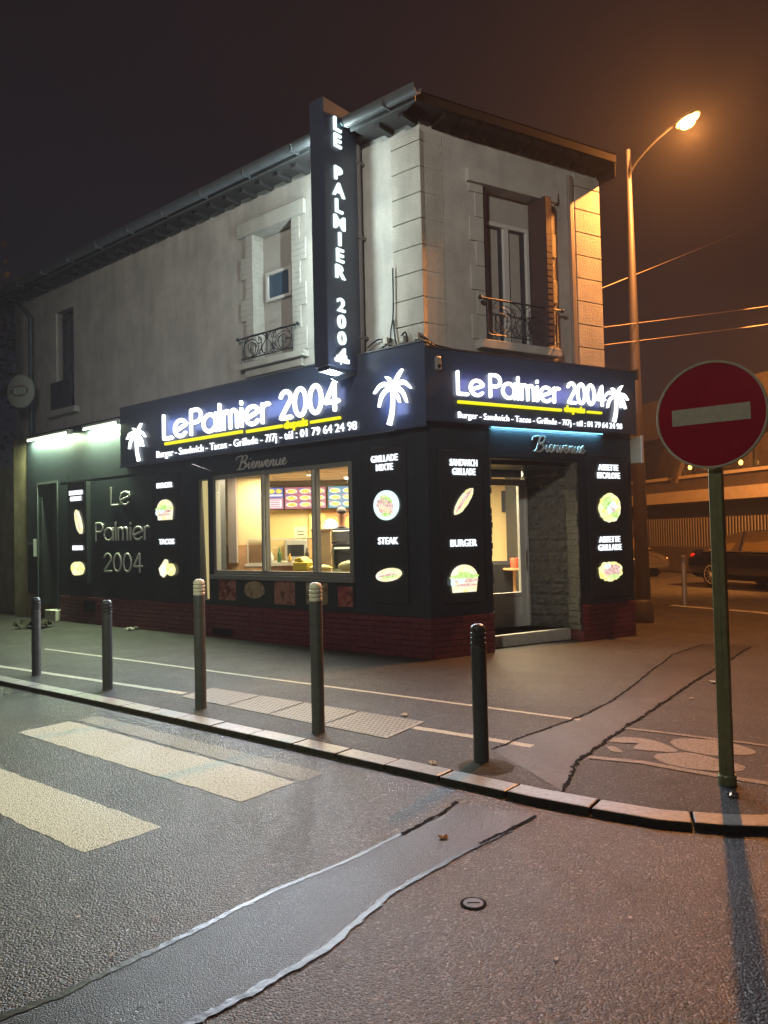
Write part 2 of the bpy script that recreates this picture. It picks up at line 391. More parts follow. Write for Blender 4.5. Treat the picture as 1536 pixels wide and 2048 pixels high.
CUR = [  # cursive 'Bienvenue', cap height 1
 [(-.25, .72), (-.18, .92), (.05, 1.0), (.30, .96), (.22, .6), (.12, .2), (.02, -.02), (-.12, .02)],
 [(.30, .96), (.55, 1.02), (.66, .84), (.52, .6), (.30, .52), (.52, .46), (.62, .26), (.46, .04), (.22, -.02), (.06, .08)],
 [(.72, .16), (.86, .44), (.82, .12), (.90, .0), (1.02, .14)], [(.93, .66), (.95, .70)],
 [(1.02, .14), (1.20, .26), (1.26, .42), (1.16, .46), (1.06, .28), (1.10, .06), (1.22, .0), (1.36, .16), (1.46, .44), (1.42, .2), (1.38, .0)],
 [(1.40, .1), (1.52, .36), (1.64, .44), (1.66, .32), (1.60, .1), (1.68, .0), (1.78, .14), (1.88, .44)],
 [(1.84, .44), (1.88, .2), (1.90, .0), (2.04, .2), (2.10, .44), (2.20, .36)],
 [(2.14, .12), (2.32, .26), (2.38, .42), (2.28, .46), (2.18, .28), (2.22, .06), (2.34, .0), (2.48, .16), (2.58, .44), (2.54, .2), (2.50, .0)],
 [(2.52, .1), (2.64, .36), (2.76, .44), (2.78, .32), (2.72, .1), (2.80, .0), (2.90, .14), (3.0, .44)],
 [(3.0, .44), (2.96, .12), (3.04, .0), (3.18, .12), (3.28, .44), (3.24, .12), (3.32, .0), (3.42, .14)],
 [(3.42, .14), (3.58, .26), (3.64, .42), (3.54, .46), (3.44, .28), (3.48, .06), (3.60, .0), (3.78, .2)],
]
def cursive(mb, x, z, h, y, wd, width):
    sx = width/3.95
    for st in CUR:
        P = [(x+(px+.25)*sx + pz*h*.12, y, z+pz*h) for px, pz in st]
        P = smoothpts(P); n = len(P)
        mb.tube(P, [wd/2*(.65+.35*sin(PI*i/(n-1))) for i in range(n)], 8, flat=((0, 1, 0), .012))
def palm(mb, cx, z0, z1, y, lean=1, d=.03):
    H = z1-z0; c = Vector((cx, y, z0+H*.62))
    tr = [(cx - lean*.10*H, y, z0), (cx - lean*.03*H, y, z0+.2*H), (cx+lean*.0*H, y, z0+.42*H), (cx, y, z0+.63*H)]
    mb.tube(smoothpts(tr, 4), [.062*H - .0022*H*i for i in range(13)], 8, flat=((0, 1, 0), d))
    for q, fr_ in enumerate((((.07, .15), (.15, .27), (.24, .36)), ((-.03, .14), (-.08, .22), (-.15, .27)), ((-.15, .13), (-.30, .12), (-.44, .0)), ((-.12, .03), (-.26, -.08), (-.33, -.27)),
                             ((.15, .11), (.30, .10), (.43, -.02)), ((.13, .02), (.25, -.08), (.33, -.26)), ((.04, -.04), (.12, -.12), (.17, -.24)))):
        P = smoothpts([c] + [c+Vector((a_*H, -.0015*q, b_*H)) for a_, b_ in fr_], 4); n_ = len(P)-1
        mb.tube(P, [.008*H+.040*H*sin(PI*min(1, .12+.87*i/n_))**.8 for i in range(n_+1)], 8, flat=((0, 1, 0), d))

# ================================================================== GROUND
rb = MB(); rb.prism([(-140, -60), (140, -60), (140, 170), (-140, 170)], -.6, -.04); tag(rb.build('road', 'road'), kind='structure')
KE = [(-20.2, 22.2), (-4.54, 9.08), (-3.09, 7.93), (-1.80, 6.88), (-.76, 6.03), (-.04, 5.43), (.44, 5.04), (.85, 4.70), (1.15, 4.49), (1.47, 4.29), (1.82, 4.18), (2.05, 4.15), (2.65, 4.25), (3.25, 4.75), (4.1, 6.0), (5.2, 7.9), (6.4, 10.3), (7.2, 12.4), (7.3, 13.6), (7.05, 14.6), (5.77, 16.87), (4.2, 19.6), (-2, 30), (-20, 60)]
def offset_poly(P, d):
    out = []
    for i, p in enumerate(P):
        a = Vector(P[max(0, i-1)]); b = Vector(P[min(len(P)-1, i+1)]); t = (b-a).normalized(); out.append(Vector(p)+Vector((-t.y, t.x))*d)
    return [tuple(v) for v in out]
KI = offset_poly(KE, .18)
pb = MB(); pb.prism(KI + [(-60, 60), (-60, 22)], -.3, 0); tag(pb.build('pavement', 'pave'), kind='structure')
# kerb stones, one structure: blocks ~1 m with dark joints
kb = MB()
def dens(P, step):
    out = []
    for a, b in zip(P, P[1:]):
        a, b = Vector(a), Vector(b); n = max(1, int((b-a).length/step))
        out += [a+(b-a)*i/n for i in range(n)]
    out.append(Vector(P[-1])); return out
seg = dens(KE[:21], .15)
i = 0
while i < len(seg)-5:
    n = 3 if i > 120 else 5
    ch = seg[i:i+n+1]
    inner = []; outer = []
    for j, p in enumerate(ch):
        a = seg[max(0, i+j-1)]; b = seg[min(len(seg)-1, i+j+1)]; t = (b-a).normalized(); nn = Vector((-t.y, t.x))
        q = p + (t*.006 if j == 0 else -t*.006 if j == len(ch)-1 else Vector((0, 0)))
        jit = random.uniform(-.004, .004) if j == 0 else 0
        outer.append(tuple(q)); inner.append(tuple(q+nn*.176))
    kb.prism(outer+inner[::-1], -.3, .002+random.uniform(0, .005))
    i += n
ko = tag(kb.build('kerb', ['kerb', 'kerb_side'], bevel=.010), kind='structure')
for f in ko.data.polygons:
    if abs(f.normal.z) < .5: f.material_index = 1  # shadow along the kerb front put into the colour of the upright faces

def strip(P, wd, z0, z1, name, m_, jitter=0, seed=1):
    rnd = random.Random(seed); b = MB(); pts = dens(P, .022 if jitter else .3); A = []; B = []
    wv = 0
    for i, p in enumerate(pts):
        a = pts[max(0, i-1)]; c = pts[min(len(pts)-1, i+1)]; t = (c-a).normalized(); n = Vector((-t.y, t.x))
        wv = wv*.85 + rnd.uniform(-1, 1)*jitter*.55
        w2 = (wd[0] + (wd[1]-wd[0])*i/len(pts)) if isinstance(wd, tuple) else wd
        A.append(tuple(p+n*(w2/2+wv+rnd.uniform(-1, 1)*jitter))); B.append(tuple(p-n*(w2/2-wv+rnd.uniform(-1, 1)*jitter)))
    for i in range(len(A)-1):
        v = [b.bm.verts.new((*q, z1)) for q in (A[i], A[i+1], B[i+1], B[i])]; b._f(v)
    bmesh.ops.remove_doubles(b.bm, verts=b.bm.verts, dist=1e-5)
    return tag(b.build(name, m_), kind='structure')
TLn = [(-3.087, 1.544), (-1.929, 2.267), (-1.244, 2.817), (-0.926, 3.174), (-0.531, 3.647), (-0.212, 3.955), (0.058, 4.264), (0.289, 4.553), (0.405, 4.756)]
TRn = [(-2.315, 0.868), (-1.447, 1.833), (-0.685, 2.663), (-0.289, 3.077), (-0.010, 3.569), (0.212, 3.840), (0.463, 4.110), (0.656, 4.293), (0.830, 4.496)]
b = MB(); v = [[b.bm.verts.new((*p, -.037)) for p in dens(TLn, 9)], [b.bm.verts.new((*p, -.037)) for p in dens(TRn, 9)]]
n_ = min(len(v[0]), len(v[1]))
for i in range(n_-1): b._f([v[0][i], v[0][i+1], v[1][i+1], v[1][i]])
tag(b.build('road_patch', 'patch'), kind='structure')
strip(TLn[:-1], (.045, .022), 0, -.0345, 'road_seam', 'seal', .006, 3)
strip(TRn[:-1], (.055, .022), 0, -.034, 'road_seam', 'seal', .007, 4)
strip(TLn[6:], .02, 0, -.032, 'road_crack', 'crack', .006, 5); strip(TRn[6:], .02, 0, -.032, 'road_crack', 'crack', .006, 6)
# pavement trench
A = [(0.76, 5.74), (1.11, 6.14), (1.64, 6.67), (2.14, 7.32), (2.94, 8.68), (3.63, 9.85), (4.4, 10.7)]
B = [(1.06, 4.78), (1.33, 5.44), (1.87, 6.22), (2.22, 6.7), (2.77, 7.48), (3.47, 8.46), (4.9, 10.4)]
b = MB(); va = [b.bm.verts.new((*p, .0025)) for p in A]; vb = [b.bm.verts.new((*p, .0025)) for p in B]
for i in range(len(A)-1): b._f([va[i], va[i+1], vb[i+1], vb[i]])
tag(b.build('pavement_patch', 'pave2'), kind='structure')
strip(A, .022, 0, .006, 'pavement_crack', 'crack', .008, 8); strip(B, .028, 0, .006, 'pavement_crack', 'crack', .012, 9)
def sheet(poly, z, name, m_):
    b = MB(); b._f([b.bm.verts.new((*p, z)) for p in poly]); return tag(b.build(name, m_), kind='structure')
def ragged(poly, j, seed):
    rnd = random.Random(seed); out = []
    for a, c in zip(poly, poly[1:]+poly[:1]):
        a, c = Vector(a), Vector(c); n = max(2, int((c-a).length/.06)); t = (c-a).normalized(); nn = Vector((-t.y, t.x))
        for i in range(n): out.append(tuple(a+(c-a)*i/n + nn*rnd.uniform(-j, j)))
    return out
sheet(ragged([(-3.241, 6.763), (-2.933, 7.139), (-0.637, 5.219), (-0.936, 4.852)], .008, 1), -.0375, 'crosswalk_stripe', 'zebra')
sheet(ragged([(-2.894, 7.177), (-2.759, 7.332), (-0.453, 5.402), (-0.598, 5.229)], .010, 2), -.0375, 'crosswalk_stripe', 'zebra_old')
sheet(ragged([(-4.341, 6.946), (-2.894, 5.721), (-1.312, 4.457), (-1.630, 4.119), (-2.392, 4.746), (-4.727, 6.656)], .008, 3), -.0375, 'crosswalk_stripe', 'zebra')
strip([(-5.21, 11.76), (1.62, 6.58)], .055, 0, .0028, 'lane_line', 'line', .003, 11)
strip([(-14, 16.9), (-5.1, 10.18), (-2.13, 8.1)], .085, 0, .0028, 'lane_line', 'line', .004, 12)
strip([(.20, 6.46), (1.07, 5.81)], .085, 0, .0028, 'lane_line', 'line', .004, 13)
strip([(1.909, 6.268), (2.493, 5.871), (2.765, 5.671), (3.364, 5.219)], .05, 0, .0045, 'lane_line', 'bike', .003, 14)
strip([(1.405, 5.493), (1.728, 5.348), (2.126, 5.006), (2.355, 4.848), (2.893, 4.503)], .07, 0, .0045, 'lane_line', 'bike', .003, 15)
# bicycle symbol, worn
def el(cx, cy, a, b_, rot, n=28): return [(cx+a*cos(2*PI*i/n)*cos(rot)-b_*sin(2*PI*i/n)*sin(rot), cy+a*cos(2*PI*i/n)*sin(rot)+b_*sin(2*PI*i/n)*cos(rot)) for i in range(n)]
for z_, P in ((.0030, [(2.105, 5.825), (2.174, 5.907), (2.307, 5.916), (2.4, 5.879), (2.485, 5.852), (2.555, 5.747), (2.604, 5.628), (2.607, 5.518), (2.525, 5.461), (2.429, 5.469), (2.283, 5.457), (2.173, 5.554), (2.105, 5.67)]), (.0036, [(1.852, 5.457), (1.911, 5.533), (2.008, 5.55), (2.156, 5.538), (2.276, 5.371), (2.357, 5.249), (2.37, 5.185), (2.31, 5.106), (2.216, 5.104), (2.056, 5.146), (1.939, 5.234), (1.871, 5.337)]), (.0042, [(1.669, 5.882), (1.731, 5.979), (1.854, 5.989), (1.982, 5.916), (2.045, 5.79), (2.078, 5.598), (1.995, 5.569), (1.879, 5.615), (1.79, 5.659), (1.807, 5.726), (1.862, 5.814), (1.762, 5.834)]), (.0030, [(1.61, 5.769), (1.661, 5.746), (1.688, 5.612), (1.647, 5.597), (1.608, 5.637)])):
    sheet([tuple(q)[:2] for q in smoothpts([(*p_, 0) for p_ in P]+[(*P[0], 0)], 3)[:-1]], z_, 'bicycle_symbol', 'bike')
# tactile paving
ta = [(-2.13, 7.93), (-1.89, 8.35), (.31, 6.63), (-.02, 6.12)]
b = MB(); b.prism(ta, -.05, .006)
A0, B0, C0, D0 = [Vector(p) for p in ta]
nu, nv = 62, 11
for iu in range(nu):
    for iv in range(nv):
        u = (iu+.5+.5*(iv % 2))/nu; vv = (iv+.5)/nv
        if u > .99: continue
        p = (A0*(1-u)+D0*u)*(1-vv) + (B0*(1-u)+C0*u)*vv
        b.mi = 1
        e1 = (D0-A0).normalized()*.017; e2 = (B0-A0).normalized()*.015
        b._f([b.bm.verts.new((*q, .0085)) for q in (p-e1-e2*.3, p+e2, p+e1+e2*.3, p-e2)])
b.mi = 2
for u in (.27, .49, .74):
    p = (A0*(1-u)+D0*u); q = (B0*(1-u)+C0*u); e = (D0-A0).normalized()*.006
    b._f([b.bm.verts.new((*r_, .0095)) for r_ in (p-e, p+e, q+e, q-e)])
tag(b.build('tactile_paving', ['tac', 'tac_dark', 'crack']), kind='structure')
# manhole
t = thing('water_valve_cover', 'small round metal valve cover set in the wet road', 'valve cover', T((0.356, 3.463, -.04)) @ Matrix.Scale(.56, 4))
b = MB(); b.lathe([(.105, 0), (.105, .007), (.085, .009), (.085, .005), (.001, .005)], n=28); b.build('rim', 'crack', t, smooth=True)
b = MB(); b.lathe([(.08, .004), (.08, .010), (.02, .013), (.001, .013)], n=24); b.box(-.05, .05, -.008, .008, .012, .018); b.build('lid', 'zinc', t)
# dirt mound round the near bollard
b = MB(); b.lathe([(.20, .001), (.15, .010), (.10, .016), (.001, .018)], (.66, 5.33, 0), 9); tag(b.build('dirt_patch', 'soil', smooth=True), kind='structure')

# ================================================================== BOLLARDS
def bollard(name, h, white, loc, label):
    t = thing(name, label, 'bollard', T(loc), 'bollards along the kerb'); r0 = .054
    b = MB(); b.lathe([(r0+.004, 0), (r0, .01), (r0, h-.16), (r0*.96, h-.155)], n=28); b.build('post', 'bollard', t, smooth=True)
    pr = [(r0*.95, h-.155)]
    k0 = h-.155
    for k in range(3): pr += [(r0, k0+.002+k*.034), (r0+.002, k0+.012+k*.034), (r0, k0+.024+k*.034), (r0*.88, k0+.028+k*.034), (r0*.88, k0+.033+k*.034)]
    pr += [(r0, h-.048), (r0*.98, h-.03), (r0*.8, h-.012), (r0*.45, h-.002), (.001, h)]
    b = MB(); b.lathe(pr, n=28); b.build('cap', 'bollard_white' if white else 'bollard', t, smooth=True)
    return t
for (x, y), h, wt, lb in (
    ((-4.29, 9.45), .95, 0, 'short dark ringed bollard nearest the far doorway, leftmost of the kerb row'),
    ((-3.06, 8.45), .97, 0, 'short dark ringed bollard in front of the silver wall lettering'),
    ((-1.79, 7.39), 1.23, 1, 'tall white-capped bollard left of the serving window, beside the tactile paving'),
    ((-.58, 6.37), 1.23, 1, 'tall white-capped bollard standing in front of the lit serving window'),
    ((.64, 5.42), .97, 0, 'short dark ringed bollard on a dirt patch in front of the shop entrance'),
    ((6.29, 16.25), 1.05, 0, 'thin dark bollard by the parked sedan on the far pavement edge')):
    bollard('bollard', h, wt, (x, y, 0), lb)

# ================================================================== NO ENTRY SIGN
pp = Vector((2.11, 4.87, 0)); SF = T(pp, AL)
t = thing('no_entry_sign', 'round red no entry sign with white bar on an olive metal post', 'road sign', SF)
b = MB()
b.prism([(-.04, -.022), (-.036, -.027), (.036, -.027), (.04, -.022), (.04, .022), (.036, .027), (-.036, .027), (-.04, .022)], 0, 2.60)
b.box(-.006, .006, -.031, -.027, .02, 1.98); b.build('post', 'green_post', t)
b = MB(); b.lathe([(.056, 0), (.056, .05), (.05, .06)], n=20); b.build('base_collar', 'green_post', t)
S0 = Matrix.Translation((0, -.062, 2.315)) @ Matrix.Rotation(R(90), 4, 'X')
b = MB(); b.lathe([(.335, -.014), (.34, -.006), (.34, .012), (.334, .016), (.325, .012), (.325, .004), (.001, .004)], n=64, M_=S0); b.build('rim', 'sign_white', t, smooth=True)
b = MB(); b.lathe([(.326, .0045), (.326, .008), (.001, .008)], n=64, M_=S0); b.build('disc', 'red', t)
b = MB(); b.box(-.237, .237, -.0725, -.0705, 2.315-.052, 2.315+.052); b.build('white_bar', 'sign_white', t)
for z in (2.15, 2.48):
    b = MB(); b.box(-.055, .055, -.046, .032, z-.02, z+.02); b.build('clamp', 'alu', t)

# ================================================================== THE BUILDING
bld = thing('corner_building', 'two storey pale rendered corner building with dark shopfront on the ground floor', 'building', T(K))
QR = -1  # s grows to the left: x = -s
EAVE = 7.02
UP = .10     # upper wall set back behind shopfront plane (y = +UP)
# upper walls with openings, built as pieces (left facade in FL, right in FR)
def wall(mb, x0, x1, z0, z1, y0, y1, holes):
    xs = sorted({x0, x1, *[h[0] for h in holes], *[h[1] for h in holes]})
    for a, c in zip(xs, xs[1:]):
        zz = [(z0, z1)]
        for h in holes:
            if h[0] <= a+1e-6 and h[1] >= c-1e-6:
                nz = []
                for q in zz:
                    if h[2] > q[0]: nz.append((q[0], min(q[1], h[2])))
                    if h[3] < q[1]: nz.append((max(q[0], h[3]), q[1]))
                zz = nz
        for q in zz:
            if q[1]-q[0] > 1e-4: mb.box(a, c, y0, y1, q[0], q[1])
W2 = (-3.42, -2.52, 4.40, 6.46)      # bricked-up window, left facade
W1 = (-9.80, -9.06, 4.42, 6.50)
b = MB(); wall(b, -11.65, -.07, 3.95, EAVE+.08, UP, UP+.35, [W2, W1])
b.box(-11.65, -11.3, UP, 6.5, 0, EAVE+.08)     # end wall
bmesh.ops.remove_doubles(b.bm, verts=b.bm.verts, dist=1e-5)
b.build('wall', 'plaster', bld, FL)
WR = (1.08, 2.16, 4.24, 6.42)
b = MB(); wall(b, .07, 3.30, 3.95, EAVE+.08, UP, UP+.35, [WR])
b.box(2.95, 3.30, UP+.35, 6, 3.0, EAVE+.08); b.build('wall', 'plaster', bld, FR)
# ground level end piece of the left facade
b = MB(); b.box(-11.65, -10.95, .03, .3, 0, 3.95); b.build('wall', 'garden_wall', bld, FL)
# quoins
def blocks(mb, x0, x1, z0, z1, step=.347, y=.0, d=.03, gap=.012, longshort=0, side=1, ox=0):
    k = 0; z = z0
    while z < z1-.05:
        zt = min(z+step-gap, z1); e = longshort if k % 2 else 0
        a, c = (x0-(e if side < 0 else 0), x1+(e if side > 0 else 0))
        mb.box(a, c, y-d, y+.05, z, zt); z += step; k += 1
b = MB(); blocks(b, -.54, -.042, 4.04, 6.95, y=UP, d=.045, longshort=.0, side=-1); b.build('quoins', 'quoin', bld, FL, bevel=.006)
b = MB(); blocks(b, 2.79, 3.30, 4.0, 6.95, y=UP, d=.04); b.build('quoins', 'quoin', bld, FR, bevel=.006)
b = MB(); blocks(b, .045, .42, 4.04, 6.95, y=UP, d=.008); b.build('quoins', 'quoin', bld, FR, bevel=.006)
b = MB(); b.box(-.95, -.545, UP-.012, UP, 4.05, 6.95); b.build('pilaster', 'plaster', bld, FL)
b = MB(); b.box(2.655, 2.755, UP-.06, UP, 4.02, 6.9); b.build('downpipe', 'pillar', bld, FR, bevel=.02)
# gutters, soffits, roof
b = MB(); n = 14
prof = [(-.42+.085*cos(R(180+180*i/8))-.0, EAVE+.16+.10*sin(R(180+180*i/8))) for i in range(9)]
def gutter(mb, x0, x1, x0b, x1b):
    P = prof + [(p[0], p[1]+.012) for p in prof[::-1]]
    A = [mb.bm.verts.new((x0, p[0], p[1])) for p in P]; B = [mb.bm.verts.new((x1, p[0], p[1])) for p in P]
    k = len(P)
    for i in range(k): mb._f([A[i], A[(i+1) % k], B[(i+1) % k], B[i]])
    mb._f(A[::-1]); mb._f(B)
gutter(b, -11.95, -1.325, 0, 0); gutter(b, -.90, .30, 0, 0)
for x in [-.2]+[-1.9-1.05*i for i in range(9)]: b.box(x-.012, x+.012, -.51, -.33, EAVE+.05, EAVE+.17)
b.box(-11.95, -1.325, -.345, -.325, EAVE+.04, EAVE+.20); b.box(-.90, .2, -.345, -.325, EAVE+.04, EAVE+.20)
b.build('gutter', 'zinc', bld, FL, smooth=True)
b = MB(); b.box(-11.95, -1.325, -.325, UP, EAVE+.08, EAVE+.11); b.box(-.9, .12, -.325, UP, EAVE+.08, EAVE+.11); b.box(-1.325, -.9, -.06, UP, EAVE+.08, EAVE+.11)
for i in range(30):
    x = -.15-.4*i
    if not -1.4 < x < -.85: b.box(x-.04, x+.04, -.20, UP, EAVE+.01, EAVE+.08)
b.build('soffit', 'wood_soffit', bld, FL)
b = MB(); b.box(-.2, 3.28, -.26, UP, EAVE+.08, EAVE+.13); b.box(-.2, 3.32, -.28, -.26, EAVE+.07, EAVE+.18)
b.box(3.302, 3.32, -.26, 5, EAVE-.14, EAVE+.18)
for i in range(1, 11):
    x = .05+.31*i; b.box(x-.10, x+.10, -.22, UP, EAVE+.0, EAVE+.08)
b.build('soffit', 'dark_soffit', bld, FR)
b = MB()
def W(fr, x, y, z): return fr @ Vector((x, y, z))
c0 = W(FL, -11.95, -.34, EAVE+.2); c1 = W(FL, .18, -.33, EAVE+.2); c2 = W(FR, 3.32, -.28, EAVE+.2); c3 = W(FR, 3.32, 5.5, EAVE+.2)
r0 = W(FL, -10.5, 4.2, EAVE+1.2); r1 = W(FL, -2.6, 4.2, EAVE+1.2); c4 = W(FL, -11.95, 8.6, EAVE+.2)
V = [b.bm.verts.new(p) for p in (c0, c1, c2, c3, c4, r0, r1)]
for q in ((0, 1, 6, 5), (1, 2, 6), (2, 3, 6), (3, 4, 5, 6), (4, 0, 5), (4, 3, 2, 1, 0)): b._f([V[i] for i in q])
b.build('roof', 'roof', bld, Matrix())
# back walls so the volume is closed
b = MB(); b.box(-11.3, -2.0, 6.2, 6.5, 0, EAVE+.08); b.build('wall', 'plaster', bld, FL)

# --- bricked-up window with small pane
b = MB(); b.box(W2[0], W2[1], UP+.20, UP+.30, W2[2], W2[3]); b.box(W2[0]+.05, W2[1]-.28, UP+.17, UP+.2, 4.40, 5.08) if 0 else None
b.build('window_infill', 'infill', bld, FL)
wn = MB()
x0, x1, z0, z1 = -3.30, -2.72, 5.37, 5.84
for a in ((x0, x1, z0, z0+.05), (x0, x1, z1-.05, z1), (x0, x0+.05, z0+.05, z1-.05), (x1-.05, x1, z0+.05, z1-.05)): wn.box(a[0], a[1], UP+.135, UP+.199, a[2], a[3])
win = wn.build('small_window', 'white_paint', bld, FL, bevel=.006)
b = MB(); b.box(x0+.05, x1-.05, UP+.17, UP+.19, z0+.05, z1-.05); b.build('pane', 'blueglass', win, FL)
b = MB()   # toothed surround
for side, e in ((W2[0], -1), (W2[1], 1)):
    z = 4.42; k = 0
    while z < 6.40:
        ln = .29 if k % 2 == 0 else .17; h = .34
        zt = min(z+h, 6.46)
        a, c = (side-ln, side-.001) if e < 0 else (side+.001, side+ln)
        nb = 4
        for q in range(nb):
            za = z+(zt-z)*q/nb; b.box(a, c, UP-.028, UP+.0, za, z+(zt-z)*(q+1)/nb-.004)
        z += h; k += 1
b.box(W2[0]-.32, W2[1]+.30, UP-.06, UP, 6.46, 6.68)
b.build('window_surround', 'jamb', bld, FL)
b = MB()   # reveal bricks on left jamb
for q in range(27): b.box(W2[0], W2[0]+.006, UP+.004, UP+.2, 4.42+q*.076, 4.42+q*.076+.070)
b.build('window_reveal', 'jamb', bld, FL)
b = MB(); b.box(W2[0]-.28, W2[1]+.30, UP-.13, UP+.2, 4.30, 4.40); b.box(W2[0]-.2, W2[1]+.2, UP-.05, UP, 4.18, 4.30); b.build('window_sill', 'jamb', bld, FL, bevel=.008)
def scroll(cx, cz, r, turns, a0, dirn, y, n=22):
    return [(cx+r*(1-.85*i/n)*cos(a0+dirn*turns*2*PI*i/n), y, cz+r*(1-.85*i/n)*sin(a0+dirn*turns*2*PI*i/n)) for i in range(n+1)]
def railing(x0, x1, z0, z1, y, fr, orn=True):
    b = MB(); b.tube([(x0-.12, y, z1), (x1+.12, y, z1)], .014, 8); b.tube([(x0, y, z0+.05), (x1, y, z0+.05)], .009, 6)
    for x in (x0, x1):
        b.tube([(x, y, z0), (x, y, z1)], .010, 6); b.tube([(x, y, z1), (x, UP, z1)], .009, 6)
    for x in (x0-.12, x1+.12): b.sphere((x, y, z1), .032, 6)
    for x in (x0, x1): b.sphere((x, y-.01, z0+.05), .022, 5)
    o = b.build('balcony_railing', 'iron', bld, fr, smooth=True)
    b = MB(); xm = (x0+x1)/2; H = z1-z0; Wd = x1-x0; zz = z0+.05
    for s in (-1, 1):
        X = lambda u: xm+s*u*Wd/2
        lyre = smoothpts([(X(.06), y, zz+.02), (X(.22), y, zz+.18*H), (X(.16), y, zz+.42*H), (X(.04), y, zz+.60*H), (X(.14), y, zz+.82*H), (X(.42), y, zz+.90*H), (X(.72), y, zz+.88*H), (X(.92), y, zz+.62*H)], 5)
        b.tube(lyre, .007, 6)
        b.tube(scroll(X(.50), zz+.40*H, .17*Wd/1.0, 1.3, R(90), s, y), .0065, 6)
        b.tube(scroll(X(.66), zz+.40*H, .12*Wd, 1.2, R(270), -s, y), .006, 6)
        b.tube(scroll(X(.22), zz+.16*H, .075*Wd, 1.2, R(20), s, y), .006, 6)
        b.tube(scroll(X(.30), zz+.66*H, .06*Wd, 1.2, R(200), -s, y), .006, 6)
        b.tube(arc3(X(.66), zz+.38*H, .24*Wd/2*1.3, .36*H, y), .006, 6)
    b.tube([(xm, y, zz), (xm, y, z1)], .011, 6); b.sphere((xm, y, zz+.72*H), .035, 6, (1, .5, 1.6))
    b.build('scrollwork', 'iron', o, fr, smooth=True)
def arc3(cx, cz, rx, rz, y, n=24): return [(cx+rx*cos(2*PI*i/n), y, cz+rz*sin(2*PI*i/n)) for i in range(n+1)]
railing(-3.60, -2.46, 4.41, 4.80, UP-.10, FL)
# --- far left tall window
b = MB(); b.box(W1[0], W1[1], UP+.16, UP+.30, W1[2], W1[3]); wo = b.build('window', 'darkglass', bld, FL)
b = MB()
for x in (W1[0]+.02, (W1[0]+W1[1])/2+.02, W1[1]-.05): b.box(x, x+.04, UP+.13, UP+.159, W1[2]+.3, W1[3]-.14)
b.box(W1[0], W1[1], UP+.13, UP+.159, W1[3]-.14, W1[3]-.08); b.build('frame', 'zinc', wo, FL)
b = MB(); b.box(W1[0]-.2, W1[1]+.2, UP-.12, UP, 4.28, 4.40); b.build('window_sill', 'jamb', bld, FL)
b = MB(); b.box(W1[0]-.04, W1[1]+.03, UP-.11, UP-.07, 4.42, 4.98)
b.build('balcony_railing', 'iron', bld, FL)
# --- right facade french window
b = MB()
for a in ((1.16, 2.08, 6.02, 6.42), ): b.box(a[0], a[1], UP+.16, UP+.24, a[2], a[3])
b.build('transom_panel', 'infill', bld, FR)
b = MB(); x0, x1, z0, z1 = 1.16, 2.02, 4.26, 6.02
for a in ((x0, x0+.06, z0, z1), (x1-.06, x1, z0, z1), ((x0+x1)/2-.05, (x0+x1)/2+.05, z0, z1-.06), (x0+.06, x1-.06, z1-.06, z1)): b.box(a[0], a[1], UP+.13, UP+.20, a[2], a[3])
wo = b.build('window', 'white_paint', bld, FR, bevel=.008)
b = MB(); b.box(x0+.05, x1-.05, UP+.17, UP+.18, z0, z1-.05); b.build('pane', 'darkglass', wo, FR)
b = MB()
for a in ((x0+.09, x0+.30), (x1-.34, x1-.16)): b.box(a[0], a[1], UP+.164, UP+.169, z0+.05, z1-.1)
b.build('curtain', 'infill', wo, FR)
b = MB(); b.box(1.08, 1.158, UP+.02, UP+.3, 4.24, 6.42); b.box(2.04, 2.158, UP-.20, UP+.3, 4.26, 6.40)  # right leaf pushed out past the wall to block the grazing lamp light
for i in range(24): b.box(2.045, 2.15, UP-.215, UP-.20, 4.3+i*.086, 4.3+i*.088+.05)
b.build('shutter', mat('brown_shutter', (.06, .035, .035), .6), bld, FR)
b = MB()
b.box(.80, 2.42, UP-.07, UP, 6.42, 6.60)
for side, e in ((WR[0], -1), (WR[1], 1)):
    z = 4.26; k = 0
    while z < 6.40:
        ln = .24 if k % 2 == 0 else .14; zt = min(z+.34, 6.42)
        a, c = (side-ln, side-.001) if e < 0 else (side+.001, side+ln)
        b.box(a, c, UP-.022, UP, z, zt-.006); z += .34; k += 1
b.build('window_surround', 'jamb', bld, FR, bevel=.004)
b = MB(); b.box(.90, 2.34, UP-.14, UP+.16, 4.12, 4.24); b.build('window_sill', 'jamb', bld, FR, bevel=.01)
railing(1.02, 2.26, 4.26, 4.80, UP-.13, FR)

# --- vertical conduit beside the blade sign, casts the dark band
t = bld
b = MB(); b.tube([(-1.10, UP-.10, 4.06), (-1.10, UP-.10, 7.05)], .058, 14)
for z in (4.35, 5.75, 6.8): b.box(-1.165, -1.035, UP-.165, UP, z-.02, z+.02)
b.build('downpipe', mat('grey_pipe', (.19, .17, .17), .5), bld, FL, smooth=True)
b = MB(); b.tube(smoothpts([(-11.25, UP-.1, 7.0), (-10.9, UP-.12, 6.75), (-10.72, UP-.1, 6.55)], 4)+[Vector((-10.72, UP-.1, z)) for z in (6.3, 4.0)], .05, 12)
b.build('downpipe', 'zinc', bld, FL, smooth=True)
